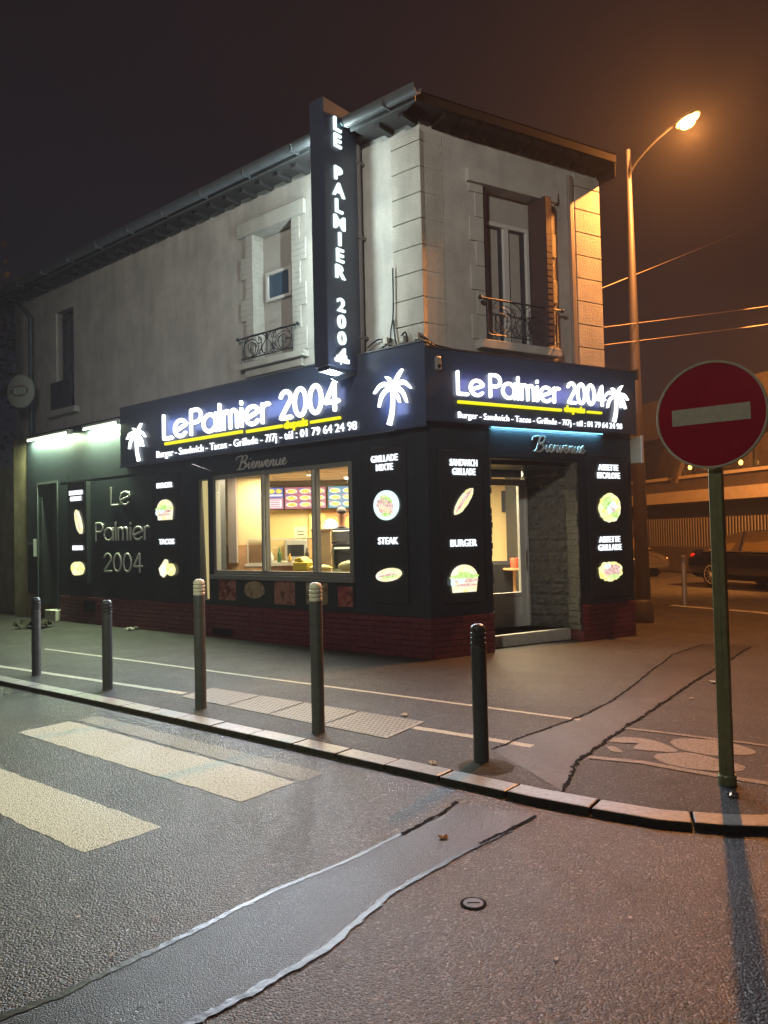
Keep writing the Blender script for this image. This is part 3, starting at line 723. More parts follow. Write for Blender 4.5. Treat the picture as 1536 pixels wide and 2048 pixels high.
# cable clutter at the corner
for x, z, s in ((-.64, 4.22, .07), (-.36, 4.19, .075), (-.12, 4.19, .075)):
    b = MB(); b.box(x-s/2, x+s/2, UP-.13, UP-.02, z-.04, z+.05); b.build('junction_box', 'quoin', bld, FL)
b = MB()
for P in ([(-.52, 5.2), (-.53, 4.6), (-.58, 4.35), (-.62, 4.2), (-.9, 4.12), (-1.0, 4.1)], [(-.53, 4.5), (-.5, 4.2), (-.4, 4.08), (-.2, 4.12), (-.1, 4.2), (.03, 4.14)],
          [(-.6, 4.22), (-.8, 4.28), (-1.0, 4.2)], [(-.45, 4.2), (-.33, 4.3), (-.3, 4.12)], [(-.36, 4.14), (-.28, 4.06), (-.16, 4.10)]):
    b.tube(smoothpts([(x, UP-.075, z) for x, z in P], 4), .011, 6)
b.build('cables', 'iron', bld, FL, smooth=True)
b = MB()
for dz, r_ in ((0, .014), (.03, .010)): b.tube(smoothpts([(.0, UP-.06, 4.18+dz), (.12, UP-.05, 4.10+dz), (.35, UP-.04, 4.05+dz), (1.2, UP-.03, 4.02+dz), (3.2, UP-.03, 4.02+dz)], 4), r_, 6)
b.build('cables', 'iron', bld, FR, smooth=True)

# --- ground floor shell, left facade (shopfront plane y=0)
WX0, WX1, WZ0, WZ1 = -4.42, -1.32, 1.03, 2.66
DX0, DX1 = -10.45, -9.62
b = MB(); wall(b, -10.95, -.0, .53, 3.98, .0, .25, [(WX0, WX1, WZ0, WZ1), (DX0, DX1, .53, 2.87), (-4.80, -4.56, .6, 2.62)])
b.build('shopfront_cladding', 'clad', bld, FL)
b = MB(); b.box(-9.50, 0, .03, .25, 0, .53); b.build('plinth', 'brick', bld, FL)
b = MB()
for k in range(7):
    z = .004+k*.0755; x = -9.50; o_ = .11*(k % 2)
    ex = .035
    xs = [-9.50] + [-9.5+o_+.45*i for i in range(1, 21)] + [0]
    for a, c in zip(xs, xs[1:]):
        if c-a > .02 and c <= .001: b.box(a+.003, min(c, .0)-.003 if c < 0 else .008, .0-.022, .03, z, z+.069)
b.build('plinth_bricks', 'brick', bld, FL, bevel=.005)
for x0, x1, z0, z1 in ((-8.55, -8.12, .22, .46), (-4.46, -3.95, .04, .16)):
    b = MB(); b.box(x0, x1, -.034, -.023, z0, z1)
    for i in range(5): b.box(x0+.02, x1-.02, -.042, -.034, z0+.02+i*(z1-z0-.03)/5, z0+.02+i*(z1-z0-.03)/5+.008)
    b.build('vent', 'black', bld, FL)
b = MB()
for x in (-9.2, -8.2, -6.2, -5.2, -1.12, -.22): b.box(x-.004, x+.004, -.004, -.0005, .55, 2.98)
for z in (2.86,): b.box(-9.5, -.02, -.006, -.0005, z-.003, z+.003)
b.build('panel_joints', 'panel_frame', bld, FL)
# --- right facade ground floor: left pier, recess, right pier
b = MB(); b.box(.0, 1.0, .0, .25, .53, 3.06); b.box(0, 3.70, 0, .25, 3.06, 3.98)
b.box(2.62, 3.70, .0, .25, .53, 3.06)
b.box(1.0, 2.62, .0, .2, 2.62, 3.06); b.box(.99, 3.14, -.02, .0, 2.64, 3.04)            # header above the entrance
b.build('shopfront_cladding', 'clad', bld, FR)
b = MB(); b.box(3.70, 3.72, 0, 3, 0, 3.98); b.build('side_wall', 'panel_frame', bld, FR)
for (xa, xb) in ((.0, 1.0), (2.62, 3.70)):
    b = MB(); b.box(xa, xb, .03, .25, 0, .53)
    for k in range(7):
        z = .004+k*.0755; o_ = .11*(k % 2); xs = [xa]+[xa+o_+.45*i for i in range(1, 4) if xa+o_+.45*i < xb-.05]+[xb]
        for a, c in zip(xs, xs[1:]): b.box(a+.003, c-.003, -.022, .03, z, z+.069)
    b.build('plinth', 'brick', bld, FR, bevel=.004)
# recess
b = MB(); b.box(1.0, 2.9, .2, 1.0, 2.56, 2.62); b.build('entrance_ceiling', 'clad', bld, FR)
b = MB(); b.box(.95, 1.0, .25, .95, .0, 2.6); b.box(2.40, 3.0, .95, 1.0, 0, 2.6); b.box(1.0, 2.36, .95, 1.0, 2.45, 2.6); b.box(1.0, 1.42, .95, 1.0, 0, 2.45); b.build('entrance_wall', 'clad', bld, FR)
# split-stone splay wall from (2.36,.98) to (2.62,.25)... courses of proud blocks
b = MB(); P0 = Vector((2.38, .97)); P1 = Vector((2.70, .24)); dd = P1-P0; Ln = dd.length; ang = math.atan2(dd.y, dd.x)
SM = Matrix.Translation((P0.x, P0.y, 0)) @ Matrix.Rotation(ang, 4, 'Z')   # local x along wall; +y points right/in
b.box(0, Ln, .0, .2, .12, 2.6, SM)
rnd = random.Random(5)
k = 0; z = .17
while z < 2.52:
    x = 0; o_ = .11 if k % 2 else 0
    while x < Ln-.02:
        ww = rnd.choice((.22, .26, .19)) - (o_ if x == 0 else 0); x2 = min(x+ww, Ln)
        # rocky face: subdivided grid pushed out
        nu_, nv_ = 5, 4; g = []
        dp = rnd.uniform(.018, .035)
        for iu in range(nu_+1):
            for iv in range(nv_+1):
                u = iu/nu_; v_ = iv/nv_; edge = min(u, 1-u, v_, 1-v_)
                h_ = (dp*min(1, edge*4+.15)) + (rnd.uniform(-.012, .014) if edge > 0 else 0)
                g.append(b.bm.verts.new(SM @ Vector((x+.004+(x2-x-.008)*u, -h_, z+.004+.152*v_))))
        for iu in range(nu_):
            for iv in range(nv_):
                q = iu*(nv_+1)+iv; b._f([g[q], g[q+nv_+1], g[q+nv_+2], g[q+1]])
        x = x2
    z += .162; k += 1
b.build('stone_wall', 'stone_black', bld, FR)
for X, s in ((1.0, 1), (2.62, -1)):   # stone return strips at both piers
    b = MB(); z = .17; k = 0
    while z < 2.95:
        e = .012+rnd.uniform(0, .03)
        b.box(min(X, X+s*e), max(X, X+s*e), .012, .24, z, z+.085); z += .094; k += 1
    b.build('stone_trim', 'stone_black', bld, FR)
b = MB(); b.box(1.0, 2.74, .28, 1.0, .0, .17); b.build('entrance_step', 'step', bld, FR, bevel=.012)
# door
dr = MB(); x0, x1, z0, z1, y = 1.44, 2.34, .18, 2.42, .90
for a in ((x0, x1, z1-.10, z1), (x0, x0+.09, z0, z1-.10), (x1-.11, x1, z0, z1-.10), (x0+.09, x1-.11, z0, z0+.20), (x0+.09, x1-.11, z0+.46, z0+.52)): dr.box(a[0], a[1], y-.03, y+.03, a[2], a[3])
dr.box(x0+.09, x1-.11, y-.012, y+.012, z0+.20, z0+.46)
dr.box(x1, x1+.05, y-.045, y+.05, z0, z1+.04)
door = dr.build('door', 'door_grey', bld, FR, bevel=.006)
b = MB(); b.box(x0+.09, x1-.11, y-.006, y+.006, z0+.52, z1-.10); b.build('pane', 'glass', door, FR)
b = MB(); b.tube([(x1-.055, y-.09, 1.05), (x1-.055, y-.09, 1.35)], .012, 8); b.tube([(x1-.055, y-.09, 1.08), (x1-.055, y-.03, 1.08)], .009, 6); b.tube([(x1-.055, y-.09, 1.32), (x1-.055, y-.03, 1.32)], .009, 6); b.build('handle', 'alu', door, FR, smooth=True)

# --- left facade serving window
fw = MB(); y = .05
def rect_frame(mb, x0, x1, z0, z1, t_, y0, y1):
    mb.box(x0, x1, y0, y1, z0, z0+t_); mb.box(x0, x1, y0, y1, z1-t_, z1); mb.box(x0, x0+t_, y0, y1, z0+t_, z1-t_); mb.box(x1-t_, x1, y0, y1, z0+t_, z1-t_)
rect_frame(fw, WX0, WX1, WZ0, WZ1, .07, -.005, .09)
fw.box(WX0+.07, WX1-.07, -.03, .0, WZ0-.03, WZ0+.035)
fw.box(-3.24, -3.13, .0, .09, WZ0+.07, WZ1-.07); fw.box(-2.13, -2.03, .0, .09, WZ0+.07, WZ1-.07)
win = fw.build('serving_window', 'frame', bld, FL, bevel=.005)
for x in (-3.165, -2.065):
    b = MB(); b.box(x-.022, x+.022, -.022, -.001, WZ0+.07, WZ1-.07); b.build('mullion_trim', 'frame_lit', win, FL)  # paler strips put the window light on the mullions into the colour
b = MB(); b.box(WX0+.07, -3.24, .045, .05, WZ0+.07, WZ1-.07); b.box(-3.13, -2.13, .045, .05, WZ0+.07, WZ1-.07); b.box(-2.03, WX1-.07, .045, .05, WZ0+.07, WZ1-.07)
b.build('pane', 'glass', win, FL)
b = MB(); b.box(WX0-.08, WX1+.02, -.05, 0, WZ0-.075, WZ0-.002); b.build('window_sill', 'frame', bld, FL, bevel=.006)
b = MB(); b.prism([(-4.785, 2.60), (-4.60, 2.60), (-4.565, .62), (-4.69, .62)], .06, .07, 'y'); b.build('lit_side_strip', 'yellow_trim', bld, FL)  # light from inside the slit put into the pane's own glow
# posters under window
b = MB(); b.box(-4.34, -1.30, -.012, -.001, .57, .95); pst = b.build('poster_strip', 'poster_bg', bld, FL)
ph = [((-4.29, -3.86, .62, .95), [(.02, .01, .01), (.22, .06, .05), (.40, .22, .16)], 9, 0), ((-3.66, -3.17, .67, .94), [(.16, .12, .06), (.38, .30, .18), (.10, .06, .03)], 12, 1),
      ((-2.95, -2.50, .60, .95), [(.16, .07, .05), (.34, .17, .12), (.08, .03, .02)], 7, 0), ((-2.26, -1.82, .63, .95), [(.30, .28, .18), (.22, .16, .08), (.10, .06, .03)], 6, 0), ((-1.62, -1.34, .62, .90), [(.02, .02, .02), (.28, .06, .05), (.3, .16, .12)], 8, 0)]
for i, ((a, c, z0, z1), cs, s_, rd) in enumerate(ph):
    b = MB()
    if rd: b.prism([((a+c)/2+(c-a)/2*cos(2*PI*k/24)*(1+.05*sin(5*k)), (z0+z1)/2+(z1-z0)/2*sin(2*PI*k/24)) for k in range(24)], -.016, -.0125, 'y')
    else: b.box(a, c, -.016, -.0125, z0, z1)
    b.build('food_photo', photomat('meat_photo_%s' % 'abcde'[i], cs, s_), pst, FL)
# left end doorway
b = MB(); b.box(DX0, DX1, .22, .24, 0, 2.87); d2 = b.build('side_door', 'clad', bld, FL)
b = MB(); b.box(DX0-.03, DX1+.03, -.015, .0, 2.87, 2.92); b.box(DX1, DX1+.035, -.015, 0, .1, 2.87); b.box(DX0-.035, DX0, -.015, 0, .1, 2.87); b.build('door_frame', 'zinc', bld, FL)
b = MB(); b.box(DX0+.0, DX0+.16, .0, .22, .3, 2.6) ; b.build('door_reveal', 'darkmetal', bld, FL)
b = MB(); b.box(DX1-.35, DX1+.12, -.12, .22, 0, .22); b.build('door_step', 'step', bld, FL, bevel=.01)

# ================================================================== NEIGHBOUR WALL (left)
t = MB(); t.box(-24, -11.66, .35, .62, 0, 3.35); t.box(-24, -11.66, .30, .67, 3.35, 3.42)
tag(t.build('garden_wall', 'garden_wall', None, FL), 'low stained yellow-brown rendered wall continuing left of the shop', 'wall')

# ================================================================== INTERIOR
rm = MB(); rm.prism([(-2.9, 12.9), (.45, 10.2), (3.3, 11.9), (3.3, 15.6), (-2.9, 15.6)], .02, .17); rm.build('interior_floor', 'tile', bld, Matrix())
rm = MB(); rm.prism([(-2.9, 12.95), (.45, 10.25), (3.3, 11.95), (3.3, 15.6), (-2.9, 15.6)], 2.72, 2.78); rm.build('interior_ceiling', 'ceiling', bld, Matrix())
rm = MB(); rm.box(-3.2, -2.02, 13.3, 13.4, .17, 2.72); rm.box(-2.55, -2.45, 13.4, 15.3, .17, 2.72); rm.box(-2.45, 3.3, 15.3, 15.4, .17, 2.72); rm.box(3.3, 3.35, 11.9, 15.4, .17, 2.72)
rm.build('interior_wall', 'beige_wall', bld, Matrix())
rm = MB(); rm.box(-2.88, -2.03, 13.27, 13.299, .17, 1.50); rm.build('wood_panelling', 'wood', bld, Matrix())
rm = MB(); rm.box(-2.66, -2.52, 13.1, 13.26, 1.2, 2.72); rm.build('pillar', 'pillar', bld, Matrix())
rm = MB(); rm.box(-1.5, 1.6, 15.27, 15.299, 1.2, 2.15); rm.build('back_panel', 'orange_wall', bld, Matrix())
for x, y, w_, d_ in ((-.45, 14.5, .28, .28), (.9, 14.2, .3, .3), (1.6, 13.6, .2, .2), (-1.3, 13.6, .05, .05)):
    tt = thing('ceiling_light', {-.45: 'square warm panel light on the shop ceiling near the serving window', .9: 'square warm panel light deep in the middle of the shop ceiling', 1.6: 'square warm panel light on the ceiling behind the entrance door', -1.3: 'square warm panel light on the ceiling above the counter'}[x], 'ceiling light', T((x, y, 2.72)), 'ceiling lights in the shop')
    b = MB(); rect_frame(b, -w_, w_, -d_, d_, .03, -.02, -.001) if 0 else b.box(-w_-.02, w_+.02, -d_-.02, d_+.02, -.012, -.001); b.build('frame', 'white_paint', tt)
    b = MB(); b.box(-w_, w_, -d_, d_, -.018, -.0125); b.build('diffuser', 'warm_panel', tt)
area('shop_light', T((-.6, 13.4, 2.68)), 1.6, 1.4, 350, (1, .81, .42), rx=0); area('shop_light', T((1.75, 12.45, 2.66)), .8, .6, 360, (1, .78, .46), rx=0); area('shop_light', T((-2.0, 12.75, 2.66)), .7, .5, 70, (1, .80, .5), rx=0)
# ceiling joints
b = MB()
for i in range(8): b.box(-2.8+.75*i, -2.785+.75*i, 11.2, 15.3, 2.715, 2.7195)
for i in range(7): b.box(-2.0, 3.2, 12.0+.6*i, 12.012+.6*i, 2.715, 2.7193)
b.build('ceiling_grid', 'pillar', bld, Matrix())
b = MB(); b.box(-2.4, 1.6, 15.06, 15.29, 2.64, 2.719); b.build('ceiling_bulkhead', 'pillar', bld, Matrix())
# menu screens
fm = [foodmat('screen_food', [(.9, .3, .05), (1, .75, .05), (.95, .9, .3)], 30, 1.5), emitmat('screen_blue', (.22, .25, .75), .9), emitmat('screen_pink', (.9, .35, .42), 1.0), emitmat('screen_white', (1, .93, .85), 1.3), emitmat('screen_teal', (.1, .45, .6), .9), emitmat('screen_red', (.85, .22, .25), .9)]
def screen(x0, x1, label, kind):
    t = thing('menu_screen', label, 'screen', T(((x0+x1)/2, 15.0, 2.17)), 'menu screens above the counter')
    w_ = (x1-x0)/2
    b = MB(); b.box(-w_-.015, w_+.015, -.0, .05, -.015, .435); b.build('casing', 'black', t)
    b = MB(); b.mi = {'pink': 5, 'teal': 4, 'list': 1}[kind]; b.box(-w_, w_, -.006, -.001, 0, .42)
    rr = random.Random(int(x0*100)+50)
    if kind == 'list':
        b.mi = 2; b.box(-w_, w_, -.010, -.0062, 0, .22); b.mi = 3; b.box(-w_+.03, w_-.03, -.014, -.0102, .03, .19); b.mi = 2
        for q in range(4): b.box(-w_+.06, w_-.07, -.018, -.0142, .05+.035*q, .065+.035*q)
        b.mi = 0
        for cx in (-w_*.45, w_*.45): b.prism(el(cx, .35, w_*.4, .045, 0, 16), -.012, -.0062, 'y')
        b.mi = 3; b.box(-w_*.9, w_*.9, -.010, -.0062, .25, .29)
    else:
        nc = 3; b.mi = 4 if kind == 'teal' else 2
        for r_ in range(3):
            for c_ in range(nc):
                cx = -w_+(c_+.5)*2*w_/nc; cz = .08+.13*r_
                b.mi = 1 if (r_+c_) % 2 else 2; b.box(cx-w_/nc*.95, cx-w_/nc*.1, -.009, -.0062, cz+.035, cz+.06)
                b.mi = 3; b.prism(el(cx, cz, w_/nc*.86, .048, 0, 16), -.012, -.0062, 'y')
                b.mi = 0; b.prism(el(cx+rr.uniform(-.01, .01), cz, w_/nc*.66, .034, 0, 14), -.015, -.0122, 'y')
                b.mi = 2; b.box(cx+w_/nc*.3, cx+w_/nc*.9, -.0165, -.0152, cz-.05, cz-.028)
    b.build('display', fm, t)
screen(-2.27, -1.96, 'narrow menu screen with a price list, left end of the row above the counter', 'list')
screen(-1.93, -1.13, 'wide pink and blue menu screen in the middle of the row above the counter', 'pink')
screen(-1.08, -.30, 'wide teal and yellow menu screen at the right end of the row above the counter', 'teal')
# counter with glass case
t = thing('serving_counter', 'beige shop counter with wooden front and glass top below the menu screens', 'counter', T((-1.76, 13.6, .17)))
b = MB(); b.box(-.62, .62, -.3, .3, 0, .95); b.build('base', 'wood', t, bevel=.01)
b = MB(); b.box(-.66, .66, -.34, .34, .95, 1.0); b.build('worktop', 'frame_lit', t, bevel=.008)
b = MB(); b.box(-.6, .6, -.33, -.325, 1.0, 1.42); b.box(.595, .6, -.325, .3, 1.0, 1.42); b.build('glass_screen', 'glass', t)
b = MB(); rect_frame(b, -.61, .61, 1.0, 1.43, .018, -.34, -.331); b.build('screen_frame', 'frame_lit', t)
t = thing('counter_cabinet', 'grey-brown cabinet standing between the counter and the cold display', 'cabinet', T((-1.06, 13.1, .17)))
b = MB(); b.box(-.16, .16, -.25, .25, 0, 1.54); b.build('body', mat('taupe', (.40, .30, .17), .6), t, bevel=.01)
b = MB(); b.box(-.17, .17, -.26, .26, 1.54, 1.57); b.build('top', 'wood', t)
# cold display
t = thing('refrigerated_display', 'greenish lit refrigerated display with dark shelf seen at the right of the window', 'display fridge', T((-.50, 12.35, .17)))
b = MB(); b.box(-.33, .45, -.2, .3, 0, .20); b.box(-.33, .45, -.2, .3, .24, .92); b.box(-.3, .42, -.18, .28, .2, .24)
b.build('body', mat('pale_green_panel', (.60, .66, .38), .4, emit=(.75, .85, .35), es=.12), t, bevel=.01)
b = MB(); b.box(-.33, .45, -.2, .3, 1.36, 1.53); b.box(-.33, -.30, -.2, .3, .92, 1.32); b.build('hood', 'alu', t, bevel=.015)
b = MB(); b.box(-.29, .44, .0, .28, .93, 1.30); b.build('dark_interior', 'pillar', t)
b = MB(); b.box(-.3, .45, -.205, -.201, .93, 1.32); b.build('glass', 'glass', t)
b = MB(); b.box(-.3, .43, -.208, -.2055, 1.24, 1.27); b.build('shelf_light', emitmat('shelf_light', (1, 1, .6), 1.5), t)
for i, (x, c) in enumerate(((-.22, 'chrome'), (-.12, 'chrome'), (.12, 'wood'), (.24, 'orange_wall'))):
    b = MB(); b.lathe([(.04, 0), (.045, .06), (.04, .1), (.02, .12)], (x, -.1, .93), 14); tag(b.build('food_pot', c, None, T((-.50, 12.35, .17)), smooth=True), ['small steel pot at the left end of the cold display', 'second small steel pot in the cold display', 'brown bowl in the middle of the cold display', 'orange bowl at the right of the cold display'][i], 'pot')
for i, (x, c, h_, lb) in enumerate(((-2.18, (.5, .05, .03), .22, 'red bottle at the left end of the shop counter'), (-2.08, (.7, .5, .05), .22, 'yellow sauce bottle beside the red bottle on the counter'), (-1.98, (.6, .6, .55), .20, 'white bottle third along the shop counter'),
                                    (-1.84, (.05, .12, .05), .27, 'dark green bottle in the middle of the counter'), (-1.66, (.5, .28, .06), .16, 'short amber jar on the counter'), (-1.36, (.08, .06, .05), .25, 'dark bottle at the right end of the counter'))):
    b = MB(); b.lathe([(.033, 0), (.036, .02), (.035, h_*.6), (.014, h_*.78), (.013, h_), (.001, h_+.002)], n=14)
    tag(b.build('bottle', mat('bottle_glaze_'+'abcdef'[i], c, .25), None, T((x, 13.42, 1.171)), smooth=True), lb, 'bottle', 'bottles on the shop counter')
t = thing('coffee_machine', 'boxy grey drinks machine against the back wall below the screens', 'machine', T((-1.72, 15.05, 1.17)))
b = MB(); b.box(-.22, .22, -.18, .18, 0, .40); b.build('body', 'alu', t, bevel=.02)
b = MB(); b.box(-.16, .16, -.19, -.181, .08, .30); b.build('panel', 'black', t)
t = thing('back_shelf', 'long wooden work shelf along the back wall under the screens', 'shelf', T((-1.3, 15.05, .17)))
b = MB(); b.box(-1.1, 1.6, -.22, .22, .94, 1.0); b.build('top', 'frame_lit', t); b = MB(); b.box(-1.08, 1.58, -.2, .2, 0, .94); b.build('cupboard', 'wood', t)
# notice on counter, bags
t = MB(); t.box(-.105, .105, -.004, .0, 0, .19); nb = t.build('notice_card', 'sign_white', None, T((-1.44, 13.2, 1.60)))
tag(nb, 'cream card with two dark lines standing over the counter', 'notice')
b = MB(); b.box(-.06, .06, -.007, -.0045, .11, .122); b.box(-.06, .06, -.007, -.0045, .055, .067); b.build('printed_lines', 'pillar', nb)
b = MB(); b.box(-.16, .16, -.12, .12, 0, .14); b.prism([(-.16, .14), (.05, .14), (-.02, .22), (-.13, .2)], -.1, .1, 'y')
tag(b.build('paper_bag', mat('yellow_bag', (.85, .62, .05), .5), None, FL @ T((-2.9, .6, 1.08)), bevel=.02), 'folded yellow bag lying inside the middle pane of the serving window', 'bag')
b = MB(); b.sphere((0, 0, .06), .16, 8, (1.5, .9, .55)); tag(b.build('bread_bag', mat('cream_bag', (.8, .72, .3), .5), None, FL @ T((-1.82, .5, 1.1)), smooth=True), 'rounded cream bag inside the right pane of the serving window', 'bag')
b = MB(); b.sphere((0, 0, .03), .12, 8, (1.9, 1, .4)); tag(b.build('bread_bag', mat('yellow_cloth', (.85, .78, .25), .5), None, FL @ T((-2.5, .55, 1.1)), smooth=True), 'flat yellow-white cloth beside the yellow bag in the serving window', 'cloth')
b = MB(); b.prism([(-.16, 0), (.16, 0), (.16, .26)] + [(.16*cos(R(a)), .26+.16*sin(R(a))) for a in range(15, 180, 15)] + [(-.16, .26)], -.01, 0, 'y')
tag(b.build('wall_lamp', emitmat('arched_lamp', (1, .95, .75), 1.6), None, T((-1.07, 15.26, 1.55))), 'bright white arched light on the wall behind the counter', 'wall light')
b = MB(); b.box(-.16, .16, -.01, 0, 0, .5); ps = b.build('price_poster', mat('poster_yellow', (.62, .55, .2), .6), None, T((-1.33, 15.26, 1.58)))
tag(ps, 'yellowish price poster on the back wall left of the arched light', 'poster')
b = MB()
for i in range(7): b.box(-.12, .02+.02*(i % 3), -.014, -.0105, .06+.058*i, .085+.058*i)
b.build('printed_lines', 'white_paint', ps)
# items behind the door
b = MB(); b.box(-.09, .09, 0, .02, 0, .42); tag(b.build('picture_frame', 'navy', None, T((2.42, 15.2, 2.02))), 'dark upper picture on the wall seen through the door glass', 'picture')
b = MB(); b.box(-.10, .10, 0, .02, 0, .38); tag(b.build('picture_frame', mat('brown_pic', (.14, .07, .04), .5), None, T((2.52, 15.2, 1.62))), 'brown lower picture on the wall seen through the door glass', 'picture')
b = MB(); b.box(-.12, .12, 0, .02, 0, .42); tag(b.build('picture_frame', 'black', None, T((2.78, 15.17, 1.60))), 'black picture nearest the door edge inside the shop', 'picture')
t = thing('armchair', 'dark padded chair inside the shop behind the door glass', 'chair', T((1.95, 13.6, .17)))
b = MB(); b.box(-.3, .3, -.3, .3, .12, .42); b.build('seat', 'black', t, bevel=.05)
b = MB(); b.box(-.3, .3, -.35, -.18, .15, .95); b.build('backrest', 'black', t, bevel=.06)
b = MB()
for sx_ in (-1, 1):
    for sy_ in (-1, 1): b.box(sx_*.24-.02, sx_*.24+.02, sy_*.24-.02, sy_*.24+.02, 0, .12)
b.build('legs', 'wood', t)
b = MB(); b.lathe([(.06, 0), (.075, .16), (.07, .17), (.05, .02)], n=16); tag(b.build('chip_cup', mat('red_cup', (.6, .08, .04), .4), None, T((2.22, 13.25, 1.0)), smooth=True), 'small red cup behind the lower door glass', 'cup')
b = MB(); b.lathe([(.16, 0), (.16, .02), (.03, .04), (.03, .78), (.2, .8), (.2, .83)], n=20); tag(b.build('side_table', 'wood', None, T((2.22, 13.25, .17)), smooth=True), 'small round pedestal table under the red cup', 'table')

# person behind the counter
def skin_mesh(verts, edges, radii, root=0, sub=2):
    me = bpy.data.meshes.new('s'); me.from_pydata(verts, edges, []); o = bpy.data.objects.new('s', me); col.objects.link(o)
    md = o.modifiers.new('skin', 'SKIN'); md.use_smooth_shade = True
    for i, r_ in enumerate(radii): me.skin_vertices[0].data[i].radius = (r_, r_) if not isinstance(r_, tuple) else r_
    me.skin_vertices[0].data[root].use_root = True
    s_ = o.modifiers.new('sub', 'SUBSURF'); s_.levels = sub; s_.render_levels = sub
    bpy.context.view_layer.update(); dg = bpy.context.evaluated_depsgraph_get()
    r = bpy.data.meshes.new_from_object(o.evaluated_get(dg)); bpy.data.objects.remove(o); return r
PF = T((-.73, 13.15, .33), R(8))
V = [(0, 0, .95), (0, 0, 1.15), (0, .0, 1.32), (0, -.02, 1.43), (0, -.03, 1.50), (0, -.045, 1.57), (0, -.055, 1.66), (0, -.045, 1.73),
     (.09, 0, .90), (.10, .0, .50), (.10, .02, .08), (.11, -.14, .03), (-.09, 0, .90), (-.10, .0, .50), (-.10, .02, .08), (-.11, -.14, .03)]
rad = [.15, .14, (.17, .12), (.075, .07), .055, .062, .082, .065, .09, .062, .045, .04, .09, .062, .045, .04]
Ed = [(0, 1), (1, 2), (2, 3), (3, 4), (4, 5), (5, 6), (6, 7), (0, 8), (8, 9), (9, 10), (10, 11), (0, 12), (12, 13), (13, 14), (14, 15)]
for s in (-1, 1):
    k = len(V); V += [(s*.19, -.01, 1.37), (s*.26, -.04, 1.12), (s*.16, -.24, 1.0), (s*.13, -.31, .99)]; rad += [.062, .048, .036, .032]
    Ed += [(2, k), (k, k+1), (k+1, k+2), (k+2, k+3)]
    for f_, (dx, dy, dz) in enumerate(((-.03, -.075, -.01), (-.01, -.09, -.012), (.01, -.085, -.014), (.028, -.07, -.016), (.045, -.03, -.01))):
        j = len(V); V += [(s*(.13+dx*.5), -.31+dy*.5, .985), (s*(.13+dx), -.31+dy, .985+dz)]; rad += [.010, .0085]; Ed += [(k+3, j), (j, j+1)]
me = skin_mesh(V, Ed, rad)
for m_ in (M['skin'], M['navy']): me.materials.append(m_)
for p in me.polygons:
    c = p.center; p.material_index = 1 if (c.z < 1.45 and not (c.y < -.27)) else 0
person = bpy.data.objects.new('person', me); col.objects.link(person); put(person, PF)
tag(person, 'person in a dark jacket and grey cap standing behind the display counter', 'person')
b = MB(); b.sphere((0, -.05, 1.71), .088, 10, (.95, 1.08, .78)); b.box(-.06, .06, -.20, -.12, 1.695, 1.707); b.build('cap', mat('grey_cap', (.05, .045, .06), .8), person, smooth=True)
b = MB()
b.prism([(-.012, 1.60), (.012, 1.60), (.006, 1.65), (-.006, 1.65)], -.155, -.12, 'y'); b.sphere((.085, -.05, 1.64), .02, 5, (.5, 1, 1.4)); b.sphere((-.085, -.05, 1.64), .02, 5, (.5, 1, 1.4)); b.build('nose_and_ears', 'skin', person, smooth=True)
b = MB(); b.box(-.042, -.02, -.138, -.128, 1.652, 1.66); b.box(.02, .042, -.138, -.128, 1.652, 1.66); b.box(-.022, .022, -.132, -.12, 1.578, 1.584); b.build('eyes_and_mouth', 'black', person)

# ================================================================== FASCIAS & LETTERING
FY = -.12
t = thing('fascia_sign', 'long dark fascia sign with white lit lettering and two palms, over the serving window', 'sign', FL)
x0 = -7.0
xc = .12*math.tan(R(35))+.0   # mitre at 110 deg corner
b = MB(); b.prism([(x0, FY), (xc, FY), (0, -.001), (x0, -.001)], 2.99, 4.08); b.build('board', 'fascia', t)
b = MB(); b.box(x0-.02, -.42, FY-.03, FY+.02, 2.975, 2.99); b.box(x0, xc-.005, FY-.015, 0, 4.08, 4.10); b.build('edge_trim', 'zinc', t)
b = MB(); y = FY-.035
stroke_text(b, 'Le', -5.56, 3.375, .40, y, .072, .03, width=.66); stroke_text(b, 'Palmier', -4.78, 3.375, .40, y, .072, .03, width=1.93); stroke_text(b, '2004', -2.58, 3.385, .39, y, .072, .03, width=1.16)
b.build('name_letters', 'letter', t, smooth=True)
b = MB(); b.box(-5.55, -3.48, FY-.045, FY-.002, 3.262, 3.312); b.build('underline_bar', 'yellow', t, bevel=.01)
b = MB(); b.box(-3.38, -2.56, FY-.045, FY-.002, 3.25, 3.298); b.build('underline_bar', 'yellow', t, bevel=.01)
b = MB(); b.box(-1.97, -1.38, FY-.045, FY-.002, 3.24, 3.282); b.build('underline_bar', 'yellow', t, bevel=.01)
text_obj('tagline_letters', 'depuis', .17, 'yellow', t, FL, -2.27, 3.225, FY-.03, weight=.006, width=.5)
text_obj('phone_letters', 'Burger - Sandwich - Tacos - Grillade - 7/7j - tél : 01 79 64 24 98', .17, 'letter_small', t, FL, -5.80, 3.065, FY-.025, align='LEFT', weight=-.0005, width=4.72)
b = MB(); palm(b, -6.42, 3.06, 3.74, FY-.03, -1); b.build('palm_emblem', 'palm', t, smooth=True)
b = MB(); palm(b, -.43, 3.06, 3.78, FY-.03, 1); b.build('palm_emblem', 'palm', t, smooth=True)
for lx, lz, sz_ in ((-5.56, 3.57, .36), (-4.78, 3.57, .36), (-4.02, 3.57, .36), (-3.48, 3.50, .24), (-2.988, 3.50, .24), (-1.474, 3.57, .36)):
    area('sign_light', FL @ T((lx, FY-.075, lz)), .045, sz_, 95, (.76, .86, 1.0))
area('sign_light', FL @ T((-.46, FY-.075, 3.30)), .03, .3, 60, (.76, .86, 1.0))
